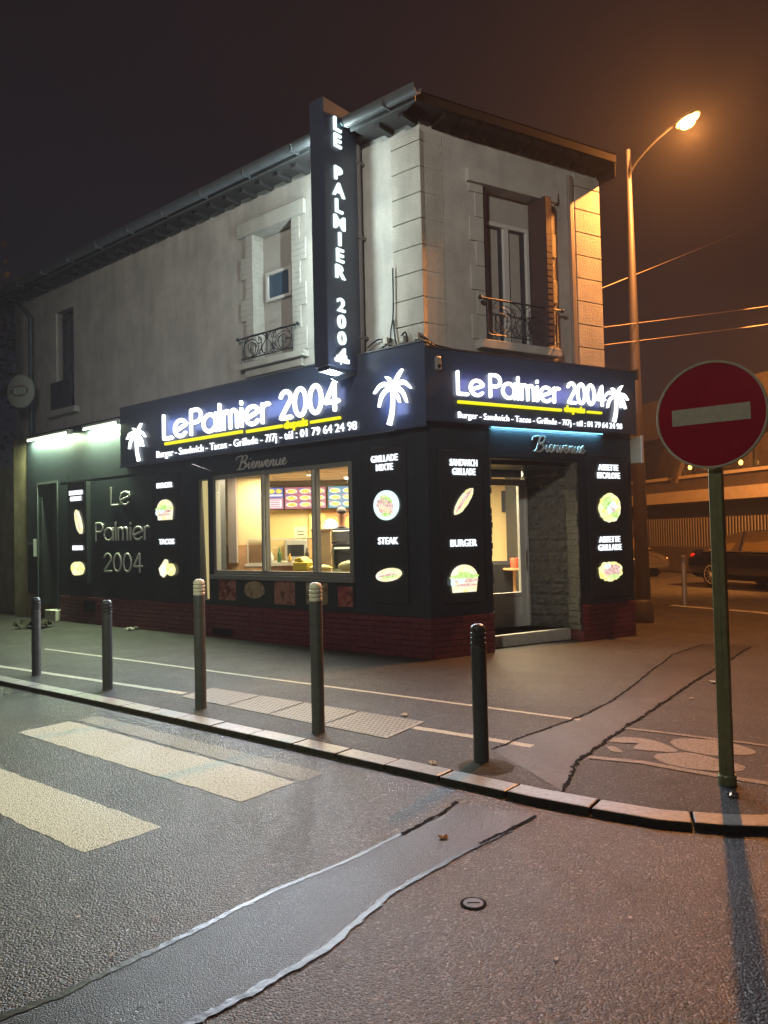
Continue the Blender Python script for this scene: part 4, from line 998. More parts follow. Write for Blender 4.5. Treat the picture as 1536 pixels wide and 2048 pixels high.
t = thing('fascia_sign', 'shorter dark fascia sign with white lit lettering and one palm, over the shop entrance', 'sign', FR)
b = MB(); b.prism([(-xc, FY), (3.74, FY), (3.74, -.001), (0, -.001)], 3.06, 4.0); b.build('board', 'fascia', t)
b = MB(); b.box(.42, 3.74, FY-.012, FY+.02, 3.045, 3.06); b.box(-xc+.01, 3.76, FY-.02, 0, 4.0, 4.02); b.box(3.742, 3.80, FY-.02, .1, 3.9, 4.05); b.build('edge_trim', 'darkmetal', t)
b = MB(); stroke_text(b, 'Le', .40, 3.43, .285, y, .050, .025, width=.42); stroke_text(b, 'Palmier', .93, 3.43, .29, y, .050, .025, width=1.22); stroke_text(b, '2004', 2.33, 3.445, .28, y, .050, .025, width=.70)
b.build('name_letters', 'letter', t, smooth=True)
b = MB(); b.box(.40, 2.2, FY-.045, FY-.002, 3.305, 3.345); b.build('underline_bar', 'yellow', t, bevel=.01)
b = MB(); b.box(2.70, 2.99, FY-.045, FY-.002, 3.315, 3.35); b.build('underline_bar', 'yellow', t, bevel=.01)
text_obj('tagline_letters', 'depuis', .13, 'yellow', t, FR, 2.45, 3.31, FY-.03, weight=.005, width=.40)
text_obj('phone_letters', 'Burger - Sandwich - Tacos - Grillade - 7/7j - tél : 01 79 64 24 98', .12, 'letter_small', t, FR, .40, 3.115, FY-.025, align='LEFT', weight=-.001, width=3.0)
b = MB(); palm(b, 3.29, 3.22, 3.78, FY-.03, 1); b.build('palm_emblem', 'palm', t, smooth=True)

area('halo_light', FL @ T((-3.5, FY-.10, 3.58)), 4.2, .25, 22, (.42, .52, 1.0), rx=90)  # added unseen lamps facing the boards, washing them blue
area('halo_light', FL @ T((-.44, FY-.12, 3.45)), .3, .5, 4, (.42, .52, 1.0), rx=90)
area('halo_light', FR @ T((1.75, FY-.10, 3.55)), 2.6, .2, 9, (.45, .45, 1.0), rx=90)
for lx, lz, sz_ in ((.40, 3.57, .24), (.93, 3.57, .24), (1.409, 3.57, .24), (1.751, 3.53, .17), (2.062, 3.53, .17), (2.997, 3.58, .24)):
    area('sign_light', FR @ T((lx, FY-.07, lz)), .03, sz_, 30, (.78, .84, 1.0))
# blade sign
BX0, BX1, BZ0, BZ1, BD = -1.32, -1.06, 3.86, 7.46, .70
t = thing('blade_sign', 'tall dark blade sign with vertical white lit letters projecting from the upper wall', 'sign', FL)
b = MB(); b.box(BX0, BX1, -BD, .02, BZ0, BZ1); b.build('box', 'fascia', t, bevel=.015)
b = MB(); b.box(BX0+.02, BX1-.02, -BD+.05, .0, BZ0-.05, BZ0-.001); b.prism([(-.62, 3.70), (-.5, 3.66), (-.12, 3.84), (-.2, 3.86)], BX1-.05, BX1-.02, 'x'); b.build('bracket', 'clad', t)
# letters on the right side face (normal +x). local frame: X -> +y(inwards), facing +x
BRt = FL @ Matrix.Translation((BX1+.012, 0, 0)) @ Matrix.Rotation(R(90), 4, 'Z')
BLt = FL @ Matrix.Translation((BX0-.012, 0, 0)) @ Matrix.Rotation(R(-90), 4, 'Z')
ys = -.45
word = [('L', 7.14), ('E', 6.87), ('P', 6.42), ('A', 6.16), ('L', 5.90), ('M', 5.63), ('I', 5.39), ('E', 5.13), ('R', 4.85), ('2', 4.42), ('0', 4.27-.10), ('0', 4.05-.13), ('4', 3.9)]
zs = [7.08, 6.83, 6.38, 6.13, 5.87, 5.62, 5.37, 5.11, 4.85, 4.47, 4.235, 4.0]
# letter pitch measured on the sign
Zt = {'LE': (7.22, 6.98), }
seqs = 'LE PALMIER 2004'
def zpix(v_): return v_
top = 7.30; step_ = .2235
zz = []
for i, ch in enumerate(seqs):
    zz.append(top - (i+1)*step_)
for (fr_, sgn, nm) in ((BRt, 1, 'right'), (BLt, -1, 'left')):
    mesh_b = []
    for ch, z in zip(seqs, zz):
        if ch == ' ': continue
        o = text_obj('letter', ch, .248, 'blade_letter', t, fr_, sgn*ys, z, -.012, weight=.006, depth=.03, sx=1.28)
    text_obj('small_letters', 'depuis', .12, 'letter_small', t, fr_, sgn*ys, BZ0+.07, -.008, weight=.002, depth=.02, width=.28)
for fr_, sg in ((BRt, 1), (BLt, -1)):
    for lz in (6.92, 6.17, 5.72, 5.05, 4.40):
        o = light('blade_light', 'SPOT', (0, 0, 0), 14 if sg > 0 else 34, (.84, 1.0, .96), spot_size=R(172), spot_blend=.35, shadow_soft_size=0)
        o.matrix_basis = fr_ @ T((sg*ys, -.05, lz)) @ Matrix.Rotation(R(-90), 4, 'X')
# little floodlight at the gutter
t = thing('floodlight', 'small bright floodlight lens on the gutter right of the blade sign', 'floodlight', FL @ T((-1.02, -.36, 7.20)))
b = MB(); b.tube([(0, 0, 0), (.16, 0, .05)], [.035, .05], 14); b.build('housing', 'zinc', t, smooth=True)
b = MB(); b.tube([(-.012, 0, -.004), (0, 0, 0)], [.028, .033], 14); b.build('lens', emitmat('flood_lens', (.5, 1, 1), 1.6), t)

# silver wall lettering
t = thing('wall_lettering', 'unlit silver metal lettering in three lines on the dark shop wall', 'lettering', FL)
b = MB(); stroke_text(b, 'Le', -7.50, 2.30, .34, -.025, .045, .016, width=.66); b.build('first_word', 'silver', t, smooth=True)
b = MB(); stroke_text(b, 'Palmier', -8.06, 1.64, .335, -.025, .045, .016, width=1.80); b.build('second_word', 'silver', t, smooth=True)
b = MB(); stroke_text(b, '2004', -7.76, 1.05, .33, -.025, .045, .016, width=1.26); b.build('year', 'silver', t, smooth=True)
b = MB(); cursive(b, -3.82, 2.715, .21, -.015, .026, 1.18)
tag(b.build('welcome_lettering', 'silver', None, FL, smooth=True), 'dim grey script lettering above the serving window', 'lettering')
b = MB(); cursive(b, 1.72, 2.74, .21, -.035, .034, 1.00)
tag(b.build('welcome_lettering', 'silver', None, FR, smooth=True), 'silver script lettering on the header above the shop entrance', 'lettering')

# ------------------------------------------------------------------ menu light panels
fA = foodmat('bun', [(1, .85, .35), (1, .93, .62), (1, .98, .85)], 9, 1.1)
fG = foodmat('salad', [(.35, .8, .12), (.75, 1, .35), (.95, 1, .7)], 22, 1.0)
fR_ = foodmat('meat', [(.55, .22, .22), (.95, .62, .55), (1, .85, .75)], 26, 1.0)
fW = emitmat('plate', (.75, .97, 1.0), 1.25)
fY = foodmat('chips', [(1, .78, .2), (1, .95, .4), (.98, 1, .75)], 16, 1.15)
FM = [fA, fG, fR_, fW, fY]
def blob(cx, cz, rx, rz, j, seed, n=30, rot=0):
    rnd = random.Random(seed); out = []
    for k in range(n):
        a = 2*PI*k/n; q = 1+rnd.uniform(-j, j); x, z = rx*q*cos(a), rz*q*sin(a)
        out.append((cx+x*cos(rot)-z*sin(rot), cz+x*sin(rot)+z*cos(rot)))
    return out
def lay(b, poly, mi, k):
    b.mi = mi; b.prism(poly, -.030-.003*k, -.006 if k == 0 else -.0302-.003*(k-1), 'y')
def food(kind, cx, cz, w_, h_, seed):
    b = MB()
    if kind == 'burger':
        bun = [(cx+w_*.46*cos(R(a)), cz+h_*.02+h_*.48*sin(R(a))) for a in range(0, 181, 12)]
        lay(b, bun+[(cx-w_*.40, cz-h_*.5), (cx+w_*.40, cz-h_*.5)], 0, 0)
        lay(b, blob(cx, cz+h_*.06, w_*.50, h_*.10, .14, seed, 34), 1, 1)
        lay(b, blob(cx+w_*.03, cz-h_*.08, w_*.42, h_*.07, .10, seed+1), 2, 2)
        lay(b, [(cx-w_*.32, cz), (cx+w_*.05, cz), (cx-w_*.14, cz-h_*.24)], 3, 3)
        lay(b, blob(cx-w_*.43, cz-h_*.12, w_*.08, h_*.14, .15, seed+2, 14), 3, 4)
        lay(b, blob(cx+w_*.02, cz-h_*.24, w_*.40, h_*.05, .12, seed+5), 2, 5)
        lay(b, blob(cx-w_*.05, cz+h_*.20, w_*.22, h_*.05, .2, seed+6), 1, 6)
    elif kind == 'plate':
        lay(b, blob(cx, cz, w_*.5, h_*.5, 0, seed, 40), 3, 0)
        lay(b, blob(cx-w_*.02, cz-h_*.04, w_*.34, h_*.28, .10, seed+1, rot=R(-25)), 2, 1)
        lay(b, blob(cx+w_*.02, cz+h_*.20, w_*.27, h_*.12, .12, seed+2, rot=R(-25)), 1, 2)
        lay(b, blob(cx+w_*.06, cz+h_*.12, w_*.27, h_*.05, .10, seed+3, rot=R(-25)), 2, 3)
        lay(b, blob(cx+w_*.04, cz-h_*.32, w_*.20, h_*.06, .25, seed+4), 1, 4)
        for q in range(6): lay(b, blob(cx-w_*.2+q*w_*.07, cz-h_*.06-q*h_*.02, w_*.018, h_*.13, .2, seed+7+q, 10, R(20)), 0, 5)
    elif kind == 'salad':
        lay(b, blob(cx, cz, w_*.5, h_*.5, .05, seed, 30), 4, 0)
        lay(b, blob(cx-w_*.12, cz+h_*.15, w_*.26, h_*.22, .15, seed+1), 1, 1)
        lay(b, blob(cx+w_*.06, cz, w_*.24, h_*.16, .2, seed+2, rot=R(40)), 3, 2)
        lay(b, blob(cx+w_*.2, cz-h_*.22, w_*.18, h_*.14, .2, seed+3), 1, 3)
        for q in range(5): lay(b, blob(cx-w_*.02+q*w_*.05, cz+h_*.02-q*h_*.03, w_*.02, h_*.10, .2, seed+7+q, 8, R(-30)), 2, 4)
    elif kind == 'grill':
        lay(b, blob(cx, cz, w_*.5, h_*.46, .09, seed, 34), 4, 0)
        lay(b, blob(cx+w_*.03, cz+h_*.04, w_*.36, h_*.30, .2, seed+1), 2, 1)
        lay(b, blob(cx+w_*.12, cz-h_*.26, w_*.26, h_*.12, .2, seed+2), 1, 2)
        lay(b, blob(cx-w_*.18, cz+h_*.26, w_*.14, h_*.12, .2, seed+3), 3, 3)
    elif kind in ('sub', 'sub2'):
        rot = R(50) if kind == 'sub' else R(-66); L_ = h_*.62 if kind == 'sub' else h_*.52
        lay(b, blob(cx, cz, L_, w_*.17 if kind == 'sub' else w_*.26, .05, seed, 30, rot), 0 if kind == 'sub2' else 0, 0)
        lay(b, blob(cx-w_*.02, cz+h_*.02, L_*.88, w_*.06, .12, seed+1, 26, rot), 2, 1)
        lay(b, blob(cx+w_*.08*(1 if kind == 'sub' else -1), cz-h_*.03, L_*.8, w_*.05, .25, seed+2, 30, rot), 4, 2)
    elif kind == 'roll':
        lay(b, blob(cx, cz, w_*.5, h_*.46, .02, seed, 32, R(8)), 0, 0)
        lay(b, blob(cx, cz-h_*.02, w_*.36, h_*.10, .2, seed+1, 26, R(8)), 2, 1)
        lay(b, blob(cx+w_*.04, cz-h_*.14, w_*.34, h_*.08, .2, seed+2, 26, R(8)), 1, 2)
    elif kind == 'taco':
        lay(b, [(cx-w_*.12, cz+h_*.5), (cx+w_*.0, cz+h_*.46), (cx+w_*.05, cz+h_*.2), (cx-w_*.05, cz-h_*.3), (cx-w_*.22, cz-h_*.5), (cx-w_*.38, cz-h_*.36), (cx-w_*.46, cz-h_*.02)], 0, 0)
        lay(b, blob(cx+w_*.22, cz-h_*.06, w_*.26, h_*.34, .03, seed, 26), 4, 1)
        lay(b, blob(cx-w_*.18, cz-h_*.12, w_*.10, h_*.30, .1, seed+1, 22, R(-20)), 3, 2)
    else:
        lay(b, blob(cx, cz, w_*.5, h_*.5, .06, seed, 16), 4, 0); lay(b, blob(cx-w_*.1, cz-h_*.3, w_*.28, h_*.14, .2, seed+1), 0, 1)
    return b
SEED = [0]
def panel(fr, x0, x1, z0, z1, items, label, framed=False):
    t = thing('menu_light_panel', label, 'menu sign', fr @ T(((x0+x1)/2, 0, z0)), 'lit menu panels on the shop walls')
    xm = (x0+x1)/2
    b = MB(); b.box(x0-xm, x1-xm, -.03 if not framed else -.05, -.001, 0, z1-z0); b.build('backing', 'panel', t, bevel=.004)
    if framed:
        b = MB(); b.box(x1-xm, x1-xm+.06, -.085, 0, 0, z1-z0+.02); b.box(x0-xm, x1-xm, -.085, 0, z1-z0, z1-z0+.02); b.build('frame', 'panel_frame', t)
    else:
        b = MB(); b.box(x0-xm+.05, x0-xm+.28, -.034, -.0305, z1-z0-.006, z1-z0+.004); b.build('frame', 'zinc', t)
    off = -.055 if framed else -.035
    for (k, *a) in items:
        if k == 'text':
            body, cx, cz, wd, sz = a; text_obj('caption', body, sz, 'menu_letter', t, WM[t.name], cx-xm, cz-z0, off-.01, weight=.0015, depth=.02, width=wd)
        else:
            cx, cz, w_, h_ = a; SEED[0] += 10
            o = food(k, cx-xm, cz-z0, w_, h_, SEED[0]).build('food_picture', FM, t, WM[t.name] @ T((0, off+.006, 0)))
panel(FL, -9.10, -8.36, .80, 2.80, [('text', 'SANDWICH\nGRILLADE', -8.75, 2.57, .50, .125), ('sub2', -8.64, 2.02, .42, .50), ('text', 'KEBAB', -8.69, 1.46, .38, .13), ('box', -8.70, 1.09, .50, .28)], 'framed lit menu panel with a pale sandwich, nearest the far doorway', True)
panel(FL, -6.10, -5.30, .68, 2.78, [('text', 'BURGER', -5.73, 2.54, .46, .13), ('burger', -5.72, 2.15, .50, .36), ('text', 'TACOS', -5.69, 1.545, .44, .13), ('taco', -5.67, 1.12, .54, .32)], 'lit menu panel captioned burger and tacos, left of the serving window')
panel(FL, -.98, -.34, .70, 2.80, [('text', 'GRILLADE\nMIXTE', -.69, 2.60, .46, .125), ('plate', -.67, 2.01, .43, .40), ('text', 'STEAK', -.655, 1.49, .34, .13), ('roll', -.655, 1.08, .44, .19)], 'lit menu panel with a round plate and a steak roll, between window and corner')
panel(FR, .17, .86, .70, 2.70, [('text', 'SANDWICH\nGRILLADE', .54, 2.50, .44, .125), ('sub', .52, 2.03, .42, .36), ('text', 'BURGER', .51, 1.44, .42, .13), ('burger', .50, 1.02, .46, .36)], 'lit menu panel with sandwich and large burger, left of the entrance')
panel(FR, 2.80, 3.60, .62, 2.72, [('text', 'ASSIETTE\nESCALOPE', 3.20, 2.50, .46, .125), ('salad', 3.20, 1.94, .44, .43), ('text', 'ASSIETTE\nGRILLADE', 3.18, 1.43, .47, .125), ('grill', 3.17, 1.00, .48, .31)], 'lit menu panel with two plated meals, right of the entrance')

# blue led strip over the entrance
t = thing('led_strip', 'thin blue-white light strip under the fascia above the entrance', 'light strip', FR)
b = MB(); b.box(1.02, 3.10, -.05, -.035, 3.035, 3.044); b.build('diode_strip', 'cyan', t)
area('led_light', FR @ T((2.05, -.055, 3.03)), 2.0, .01, 9, (.25, .72, 1.0), rx=8)
# tubes above the left shop end
for i, (x0, x1) in enumerate(((-10.72, -8.95), (-8.38, -7.10))):
    t = thing('fluorescent_light', ['greenish fluorescent tube above the far doorway', 'greenish fluorescent tube touching the left end of the fascia sign'][i], 'tube light', FL @ T(((x0+x1)/2, -.10, 3.84)), 'tube lights above the dark wall'); h = (x1-x0)/2
    b = MB(); b.box(-h, h, -.03, .10, .035, .075); b.build('housing', 'white_paint', t)
    b = MB(); b.tube([(-h+.04, 0, 0), (h-.04, 0, 0)], .016, 10); b.build('tube', 'tube', t)
    area('tube_light', WM[t.name] @ T((0, -.02, -.022)), 2*h-.1, .02, 180, (.80, 1.0, .58), rx=12)
    b = MB(); b.box(-h, -h+.03, -.02, .02, -.02, .04); b.box(h-.03, h, -.02, .02, -.02, .04); b.build('end_cap', 'white_paint', t)
# round unlit sign far left
t = thing('round_wall_sign', 'unlit pale round sign with a dark emblem projecting beside the far left window', 'sign', FL @ T((-10.45, -.35, 4.86), R(18)))
S1 = Matrix.Rotation(R(90), 4, 'X')
b = MB(); b.lathe([(.33, -.05), (.35, -.04), (.35, .04), (.33, .05), (.001, .05)], n=40, M_=S1); b.build('disc', 'grey_sign', t, smooth=True)
b = MB(); b.prism([(.24*cos(R(a))+.03, .13*sin(R(a))) for a in range(0, 360, 15)], -.058, -.051, 'y'); b.prism([(-.24, 0), (-.30, .035), (-.20, .05), (-.20, -.05), (-.30, -.035)], -.058, -.051, 'y'); b.build('emblem', 'pillar', t)
b = MB(); b.box(-.10, .20, -.064, -.059, -.075, .07); b.build('emblem_plate', 'grey_sign', t)
b = MB(); b.box(-.115, -.095, -.072, -.059, -.05, .06); b.build('highlight_bar', 'white_paint', t)
b = MB(); b.tube([(0, .05, .0), (0, .40, -.12)], .02, 8); b.build('bracket', 'zinc', t)
# letterbox / camera / nameplate
t = thing('letter_box', 'small metal letter box beside the far left doorway', 'letter box', FL @ T((-10.66, 0, 1.35)))
b = MB(); b.box(-.13, .13, -.06, 0, 0, .34); b.build('body', 'darkmetal', t, bevel=.006)
b = MB(); b.box(-.12, .11, -.072, -.061, .24, .29); b.box(.13, .15, -.08, 0, -.02, .36); b.build('flap', 'alu', t)
t = thing('security_camera', 'small white security camera box on the corner of the fascia', 'camera', FR @ T((.10, -.125, 3.80)))
b = MB(); b.box(-.045, .045, -.05, 0, -.09, .09); b.build('housing', 'alu', t, bevel=.02)
b = MB(); b.lathe([(.026, 0), (.02, .02), (.001, .022)], n=14, M_=Matrix.Translation((0, -.05, -.04)) @ Matrix.Rotation(R(90), 4, 'X')); b.build('lens', 'black', t)
t = thing('street_name_plate', 'pale plate fixed edge-on at the right end of the shopfront', 'sign', FR @ T((3.73, -.2, 2.62)))
b = MB(); b.box(0, .03, 0, .45, 0, .40); b.build('plate', 'concrete', t, bevel=.004)
b = MB(); b.box(-.004, .034, -.02, 0, -.01, .41); b.build('edge', 'white_paint', t)

# ================================================================== STREET LAMP
base = Vector((4.45, 13.36, 0))
t = thing('street_lamp', 'tall tapered metal street lamp with lit orange sodium head behind the shop', 'street lamp', T(base))
b = MB(); n = 10; b.tube([(0, 0, 8.3*i/n) for i in range(n+1)], [.135-.0095*i for i in range(n+1)], 20); b.lathe([(.17, 0), (.17, .35), (.14, .4)], n=20); b.build('pole', mat('galvanised_pole', (.04, .037, .042), .55, metal=.1), t, smooth=True)
d = LAMP-base
b = MB(); b.tube(smoothpts([(0, 0, 7.6), (.02, -.1, 7.9), (d.x*.45, d.y*.45, 8.12), (d.x*.92, d.y*.92, d.z+.12)], 6), .02, 10); b.build('arm', 'black', t, smooth=True)
hd = (LAMP-base).to_track_quat('X', 'Z').to_euler()
HM = T(LAMP, math.atan2(d.y, d.x))
b = MB(); b.sphere((0, 0, .05), .15, 10, (1.7, .75, .5)); b.build('head', 'zinc', t, HM, smooth=True)
b = MB(); b.sphere((0, 0, -.02), .09, 10, (1.6, .9, .72)); b.build('lens', emitmat('sodium_lens', (1, .56, .12), 22), t, HM, smooth=True)

t2 = thing('street_lamp', 'second sodium street lamp by the slat fence, beyond the right edge', 'street lamp', T((14.2, 17.6, -.04)))
b = MB(); b.tube([(0, 0, 0), (0, 0, 4), (0, 0, 7.9)], [.13, .1, .06], 14); b.tube([(0, 0, 7.8), (-.5, .1, 8.0), (-1.0, .2, 8.0)], .03, 8); b.build('pole', 'darkmetal', t2, smooth=True)
b = MB(); b.sphere((-1.2, .2, 8.0), .18, 8, (1.7, .8, .5)); b.build('head', 'zinc', t2, smooth=True)
b = MB(); b.sphere((-1.2, .2, 7.93), .11, 8, (1.6, .9, .6)); b.build('lens', emitmat('sodium_lens_far', (1, .56, .12), 12), t2, smooth=True)
aim(light('sodium_light', 'SPOT', (12.9, 18.2, 7.65), 20000, SODIUM, shadow_soft_size=.07, spot_size=R(125), spot_blend=.6), (12.2, 25.5, 2))
# wires
for i, (a, c, lb) in enumerate((((3.18, 11.55, 5.2), (20.8, 38.7, 17.7), 'upper thin overhead wire rising from the building to the right'), ((3.2, 11.6, 4.67), (22.7, 37.6, 13.0), 'middle thin overhead wire right of the building'), ((3.2, 11.6, 4.40), (22.7, 37.6, 12.1), 'lowest thin overhead wire right of the building'))):
    b = MB(); a, c = Vector(a), Vector(c); b.tube([a.lerp(c, k/10)-Vector((0, 0, .06*sin(PI*k/10))) for k in range(11)], .008, 5); tag(b.build('overhead_wire', 'wire'), lb, 'wire', 'overhead wires')

# ================================================================== FAR BUILDING (right), fence, cars
fd = Vector((-.309, .951, 0)); FO = Vector((15.3, 21.5, 0)); FB = T(FO, math.atan2(fd.y, fd.x))     # local x = away along facade, y = to the left (towards street)
t = thing('office_building', 'orange-lit concrete building with a long beam and upper windows across the street', 'building', FB)
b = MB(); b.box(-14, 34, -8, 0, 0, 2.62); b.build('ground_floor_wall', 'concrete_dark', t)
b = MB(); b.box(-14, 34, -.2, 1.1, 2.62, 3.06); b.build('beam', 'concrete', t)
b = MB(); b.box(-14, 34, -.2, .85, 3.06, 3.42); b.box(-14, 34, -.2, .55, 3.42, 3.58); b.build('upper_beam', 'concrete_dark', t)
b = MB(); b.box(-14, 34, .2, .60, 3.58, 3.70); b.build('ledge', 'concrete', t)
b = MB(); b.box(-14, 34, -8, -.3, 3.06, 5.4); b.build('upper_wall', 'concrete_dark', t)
for i in range(14):
    x = -12+3.2*i; b = MB(); rect_frame(b, x, x+2.6, 3.8, 5.2, .06, -.3, -.24); f_ = b.build('window', 'darkmetal', t)
    b = MB(); b.box(x+.06, x+2.54, -.29, -.27, 3.86, 5.14); b.build('pane', 'far_glass', f_)
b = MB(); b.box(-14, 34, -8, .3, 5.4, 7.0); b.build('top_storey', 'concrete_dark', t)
for i in range(5):
    b = MB(); M2 = Matrix.Translation((-8+6*i, .6, 3.3)) @ Matrix.Rotation(R(-28), 4, 'Y'); b.box(-.12, .12, -.1, .1, -.3, 2.6, M2)
    b.build('brace', 'concrete_dark', t)
# glowing globes added as stand-ins for lamp reflections in the upper glazing
for i, (x, y, z) in enumerate(((9.6, .1, 4.05), (7.4, .1, 4.10), (6.9, .1, 3.98))):
    o = thing('wall_lantern', ['round glowing amber wall lantern furthest along the office windows', 'amber wall lantern just left of the road sign', 'lower amber wall lantern half hidden by the road sign rim'][i], 'lantern', FB @ T((x, y, z)), 'amber lanterns on the office building')
    b = MB(); b.sphere((0, 0, 0), .075, 8, (1, 1, 1.3)); b.build('globe', emitmat('amber_globe', (1, .5, .1), 5), o, smooth=True)
    b = MB(); b.tube([(0, 0, .08), (0, -.1, .2), (0, -.38, .2)], .015, 6); b.build('bracket', 'darkmetal', o)
# fence in front
t = thing('slat_fence', 'pale vertical slat fence on a dark low wall behind the parked cars', 'fence', FB @ T((0, 1.6, 0)))
b = MB(); b.box(-12, 26, 0, .15, 0, .95); b.build('low_wall', 'concrete_dark', t)
b = MB(); b.box(-12, 26, .03, .07, 1.05, 1.09); b.box(-12, 26, .03, .07, 1.85, 1.89); b.build('rail', 'darkmetal', t)
b = MB()
for i in range(270): b.box(-12+.14*i, -12+.14*i+.05, .075, .095, .95, 2.0)
tag(b.build('slats', 'slat', t), kind='stuff')
b = MB(); b.box(3.0, 3.12, .0, .2, .9, 2.9); b.build('post', 'slat', t)

def sedan(frame, paint_, label, group='cars parked by the slat fence'):
    t = thing('parked_car', label, 'car', frame, group)
    # local: x forward, y left, z up. stations: x, z_bottom, z_side, z_top(deck), halfwidth
    st = [(-2.42, .42, .62, .70, .70), (-2.36, .30, .78, .93, .82), (-2.1, .24, .84, 1.00, .89), (-1.6, .22, .88, 1.02, .92), (-.6, .20, .90, .98, .93), (.6, .20, .88, .96, .93), (1.3, .22, .84, .93, .92), (1.9, .24, .76, .84, .88), (2.25, .28, .66, .72, .80), (2.40, .34, .56, .60, .68)]
    b = MB(); rings = []
    for x, zb, zs, zt, hw in st:
        h = [(hw*.86, zb), (hw*.97, zb+.10), (hw, (zb+zs)/2), (hw*.985, zs-.06), (hw*.93, zs), (hw*.80, zt-.02), (hw*.45, zt+.01)]
        pts = [(x, y_, z_) for y_, z_ in h] + [(x, -y_, z_) for y_, z_ in h[::-1]]
        rings.append([b.bm.verts.new(p) for p in pts])
    k = len(rings[0])
    for A_, B_ in zip(rings, rings[1:]):
        for q in range(k): b._f([A_[q], A_[(q+1) % k], B_[(q+1) % k], B_[q]])
    b._f(rings[0][::-1]); b._f(rings[-1])
    b.build('body', paint_, t, smooth=True)
    # greenhouse: glass volume and roof
    gs = [(-1.75, .98, .78), (-1.45, 1.14, .72), (-1.05, 1.33, .66), (-.5, 1.43, .62), (.1, 1.45, .62), (.55, 1.38, .64), (.95, 1.20, .70), (1.35, .95, .78)]
    b = MB(); L1 = [b.bm.verts.new((x, .86, .93)) for x, z, w_ in gs]; L2 = [b.bm.verts.new((x, w_, z)) for x, z, w_ in gs]; R2 = [b.bm.verts.new((x, -w_, z)) for x, z, w_ in gs]; R1 = [b.bm.verts.new((x, -.86, .93)) for x, z, w_ in gs]
    for A_, B_ in ((L1, L2), (L2, R2), (R2, R1)):
        for q in range(len(gs)-1): b._f([A_[q], A_[q+1], B_[q+1], B_[q]])
    b.build('glasshouse', 'carglass', t, smooth=True)
    b = MB()
    for q in range(1, len(gs)-2):
        pass
    P = [(x, 0, z+.012) for x, z, w_ in gs[2:6]]
    vv = [[b.bm.verts.new((x, s_*w_*1.02, z-(.0 if abs(s_) < 1 else .02)+.014)) for s_ in (-1, -.6, 0, .6, 1)] for x, z, w_ in gs[2:6]]
    for A_, B_ in zip(vv, vv[1:]):
        for q in range(4): b._f([A_[q], A_[q+1], B_[q+1], B_[q]])
    b.build('roof', paint_, t, smooth=True)
    b = MB()
    for s_ in (1, -1):
        for xa, xb in ((-.42, -.52), (.0, 0)):
            if xa: b.box(-.52, -.38, s_*.60-.0 if s_ > 0 else -.86, .87 if s_ > 0 else -.60, .93, 1.40) if 0 else None
        b.tube([(-.45, s_*.875, .94), (-.50, s_*.645, 1.425)], .045, 6)
        b.tube([(x, s_*(w_+.015), z) for x, z, w_ in gs], .016, 6)
        b.tube([(-1.70, s_*.885, .945), (1.25, s_*.885, .925)], .011, 6)
    b.build('window_trim', 'chrome', t, smooth=True)
    for s_ in (1, -1):
        b = MB(); b.sphere((-2.18, s_*.74, .80), .12, 8, (1.4, 1.0, .62)); b.build('tail_light', 'taillight', t, smooth=True)
        b = MB(); b.sphere((2.12, s_*.68, .64), .12, 8, (1.5, .8, .5)); b.build('headlight', 'white_paint', t, smooth=True)
    b = MB()
    for s_ in (1, -1): b.box(-.75, -.60, s_*.925-.01, s_*.925+.015, .78, .80); b.box(.25, .40, s_*.93-.01, s_*.93+.015, .77, .79)
    b.build('door_handle', 'chrome', t)
    for x in (-1.42, 1.42):
        for s_ in (1, -1):
            WMx = Matrix.Translation((x, s_*.80, .33)) @ Matrix.Rotation(R(-90*s_), 4, 'X')
            b = MB(); b.lathe([(.23, -.1), (.31, -.1), (.335, -.07), (.335, .09), (.31, .12), (.235, .125)], n=32, M_=WMx); wh = b.build('wheel', 'tyre', t, smooth=True)
            b = MB(); b.lathe([(.24, .10), (.24, .128), (.225, .128), (.215, .10)], n=32, M_=WMx)
            b.lathe([(.05, .09), (.05, .13), (.001, .135)], n=14, M_=WMx)
            for q in range(12):
                MM = WMx @ Matrix.Rotation(2*PI*q/12, 4, 'Z'); b.box(.04, .225, -.014, .014, .10, .125, MM)
            b.build('rim', 'alloy', wh)
    return t
hd_ = math.atan2(-.94, .34)
cpos = Vector((9.62, 22.1, -.04)) + Vector((.34, -.94, 0))*1.42 + Vector((.94, .34, 0))*.84
sedan(T(cpos+Vector((-.35, -.6, 0)), hd_) @ Matrix.Scale(1.07, 4), 'carpaint', 'dark glossy sedan with bright alloy wheels parked behind the road sign')
sedan(T(Vector((8.35, 28.6, -.04)), hd_), 'carpaint2', 'dark grey car mostly hidden behind the street lamp pole')
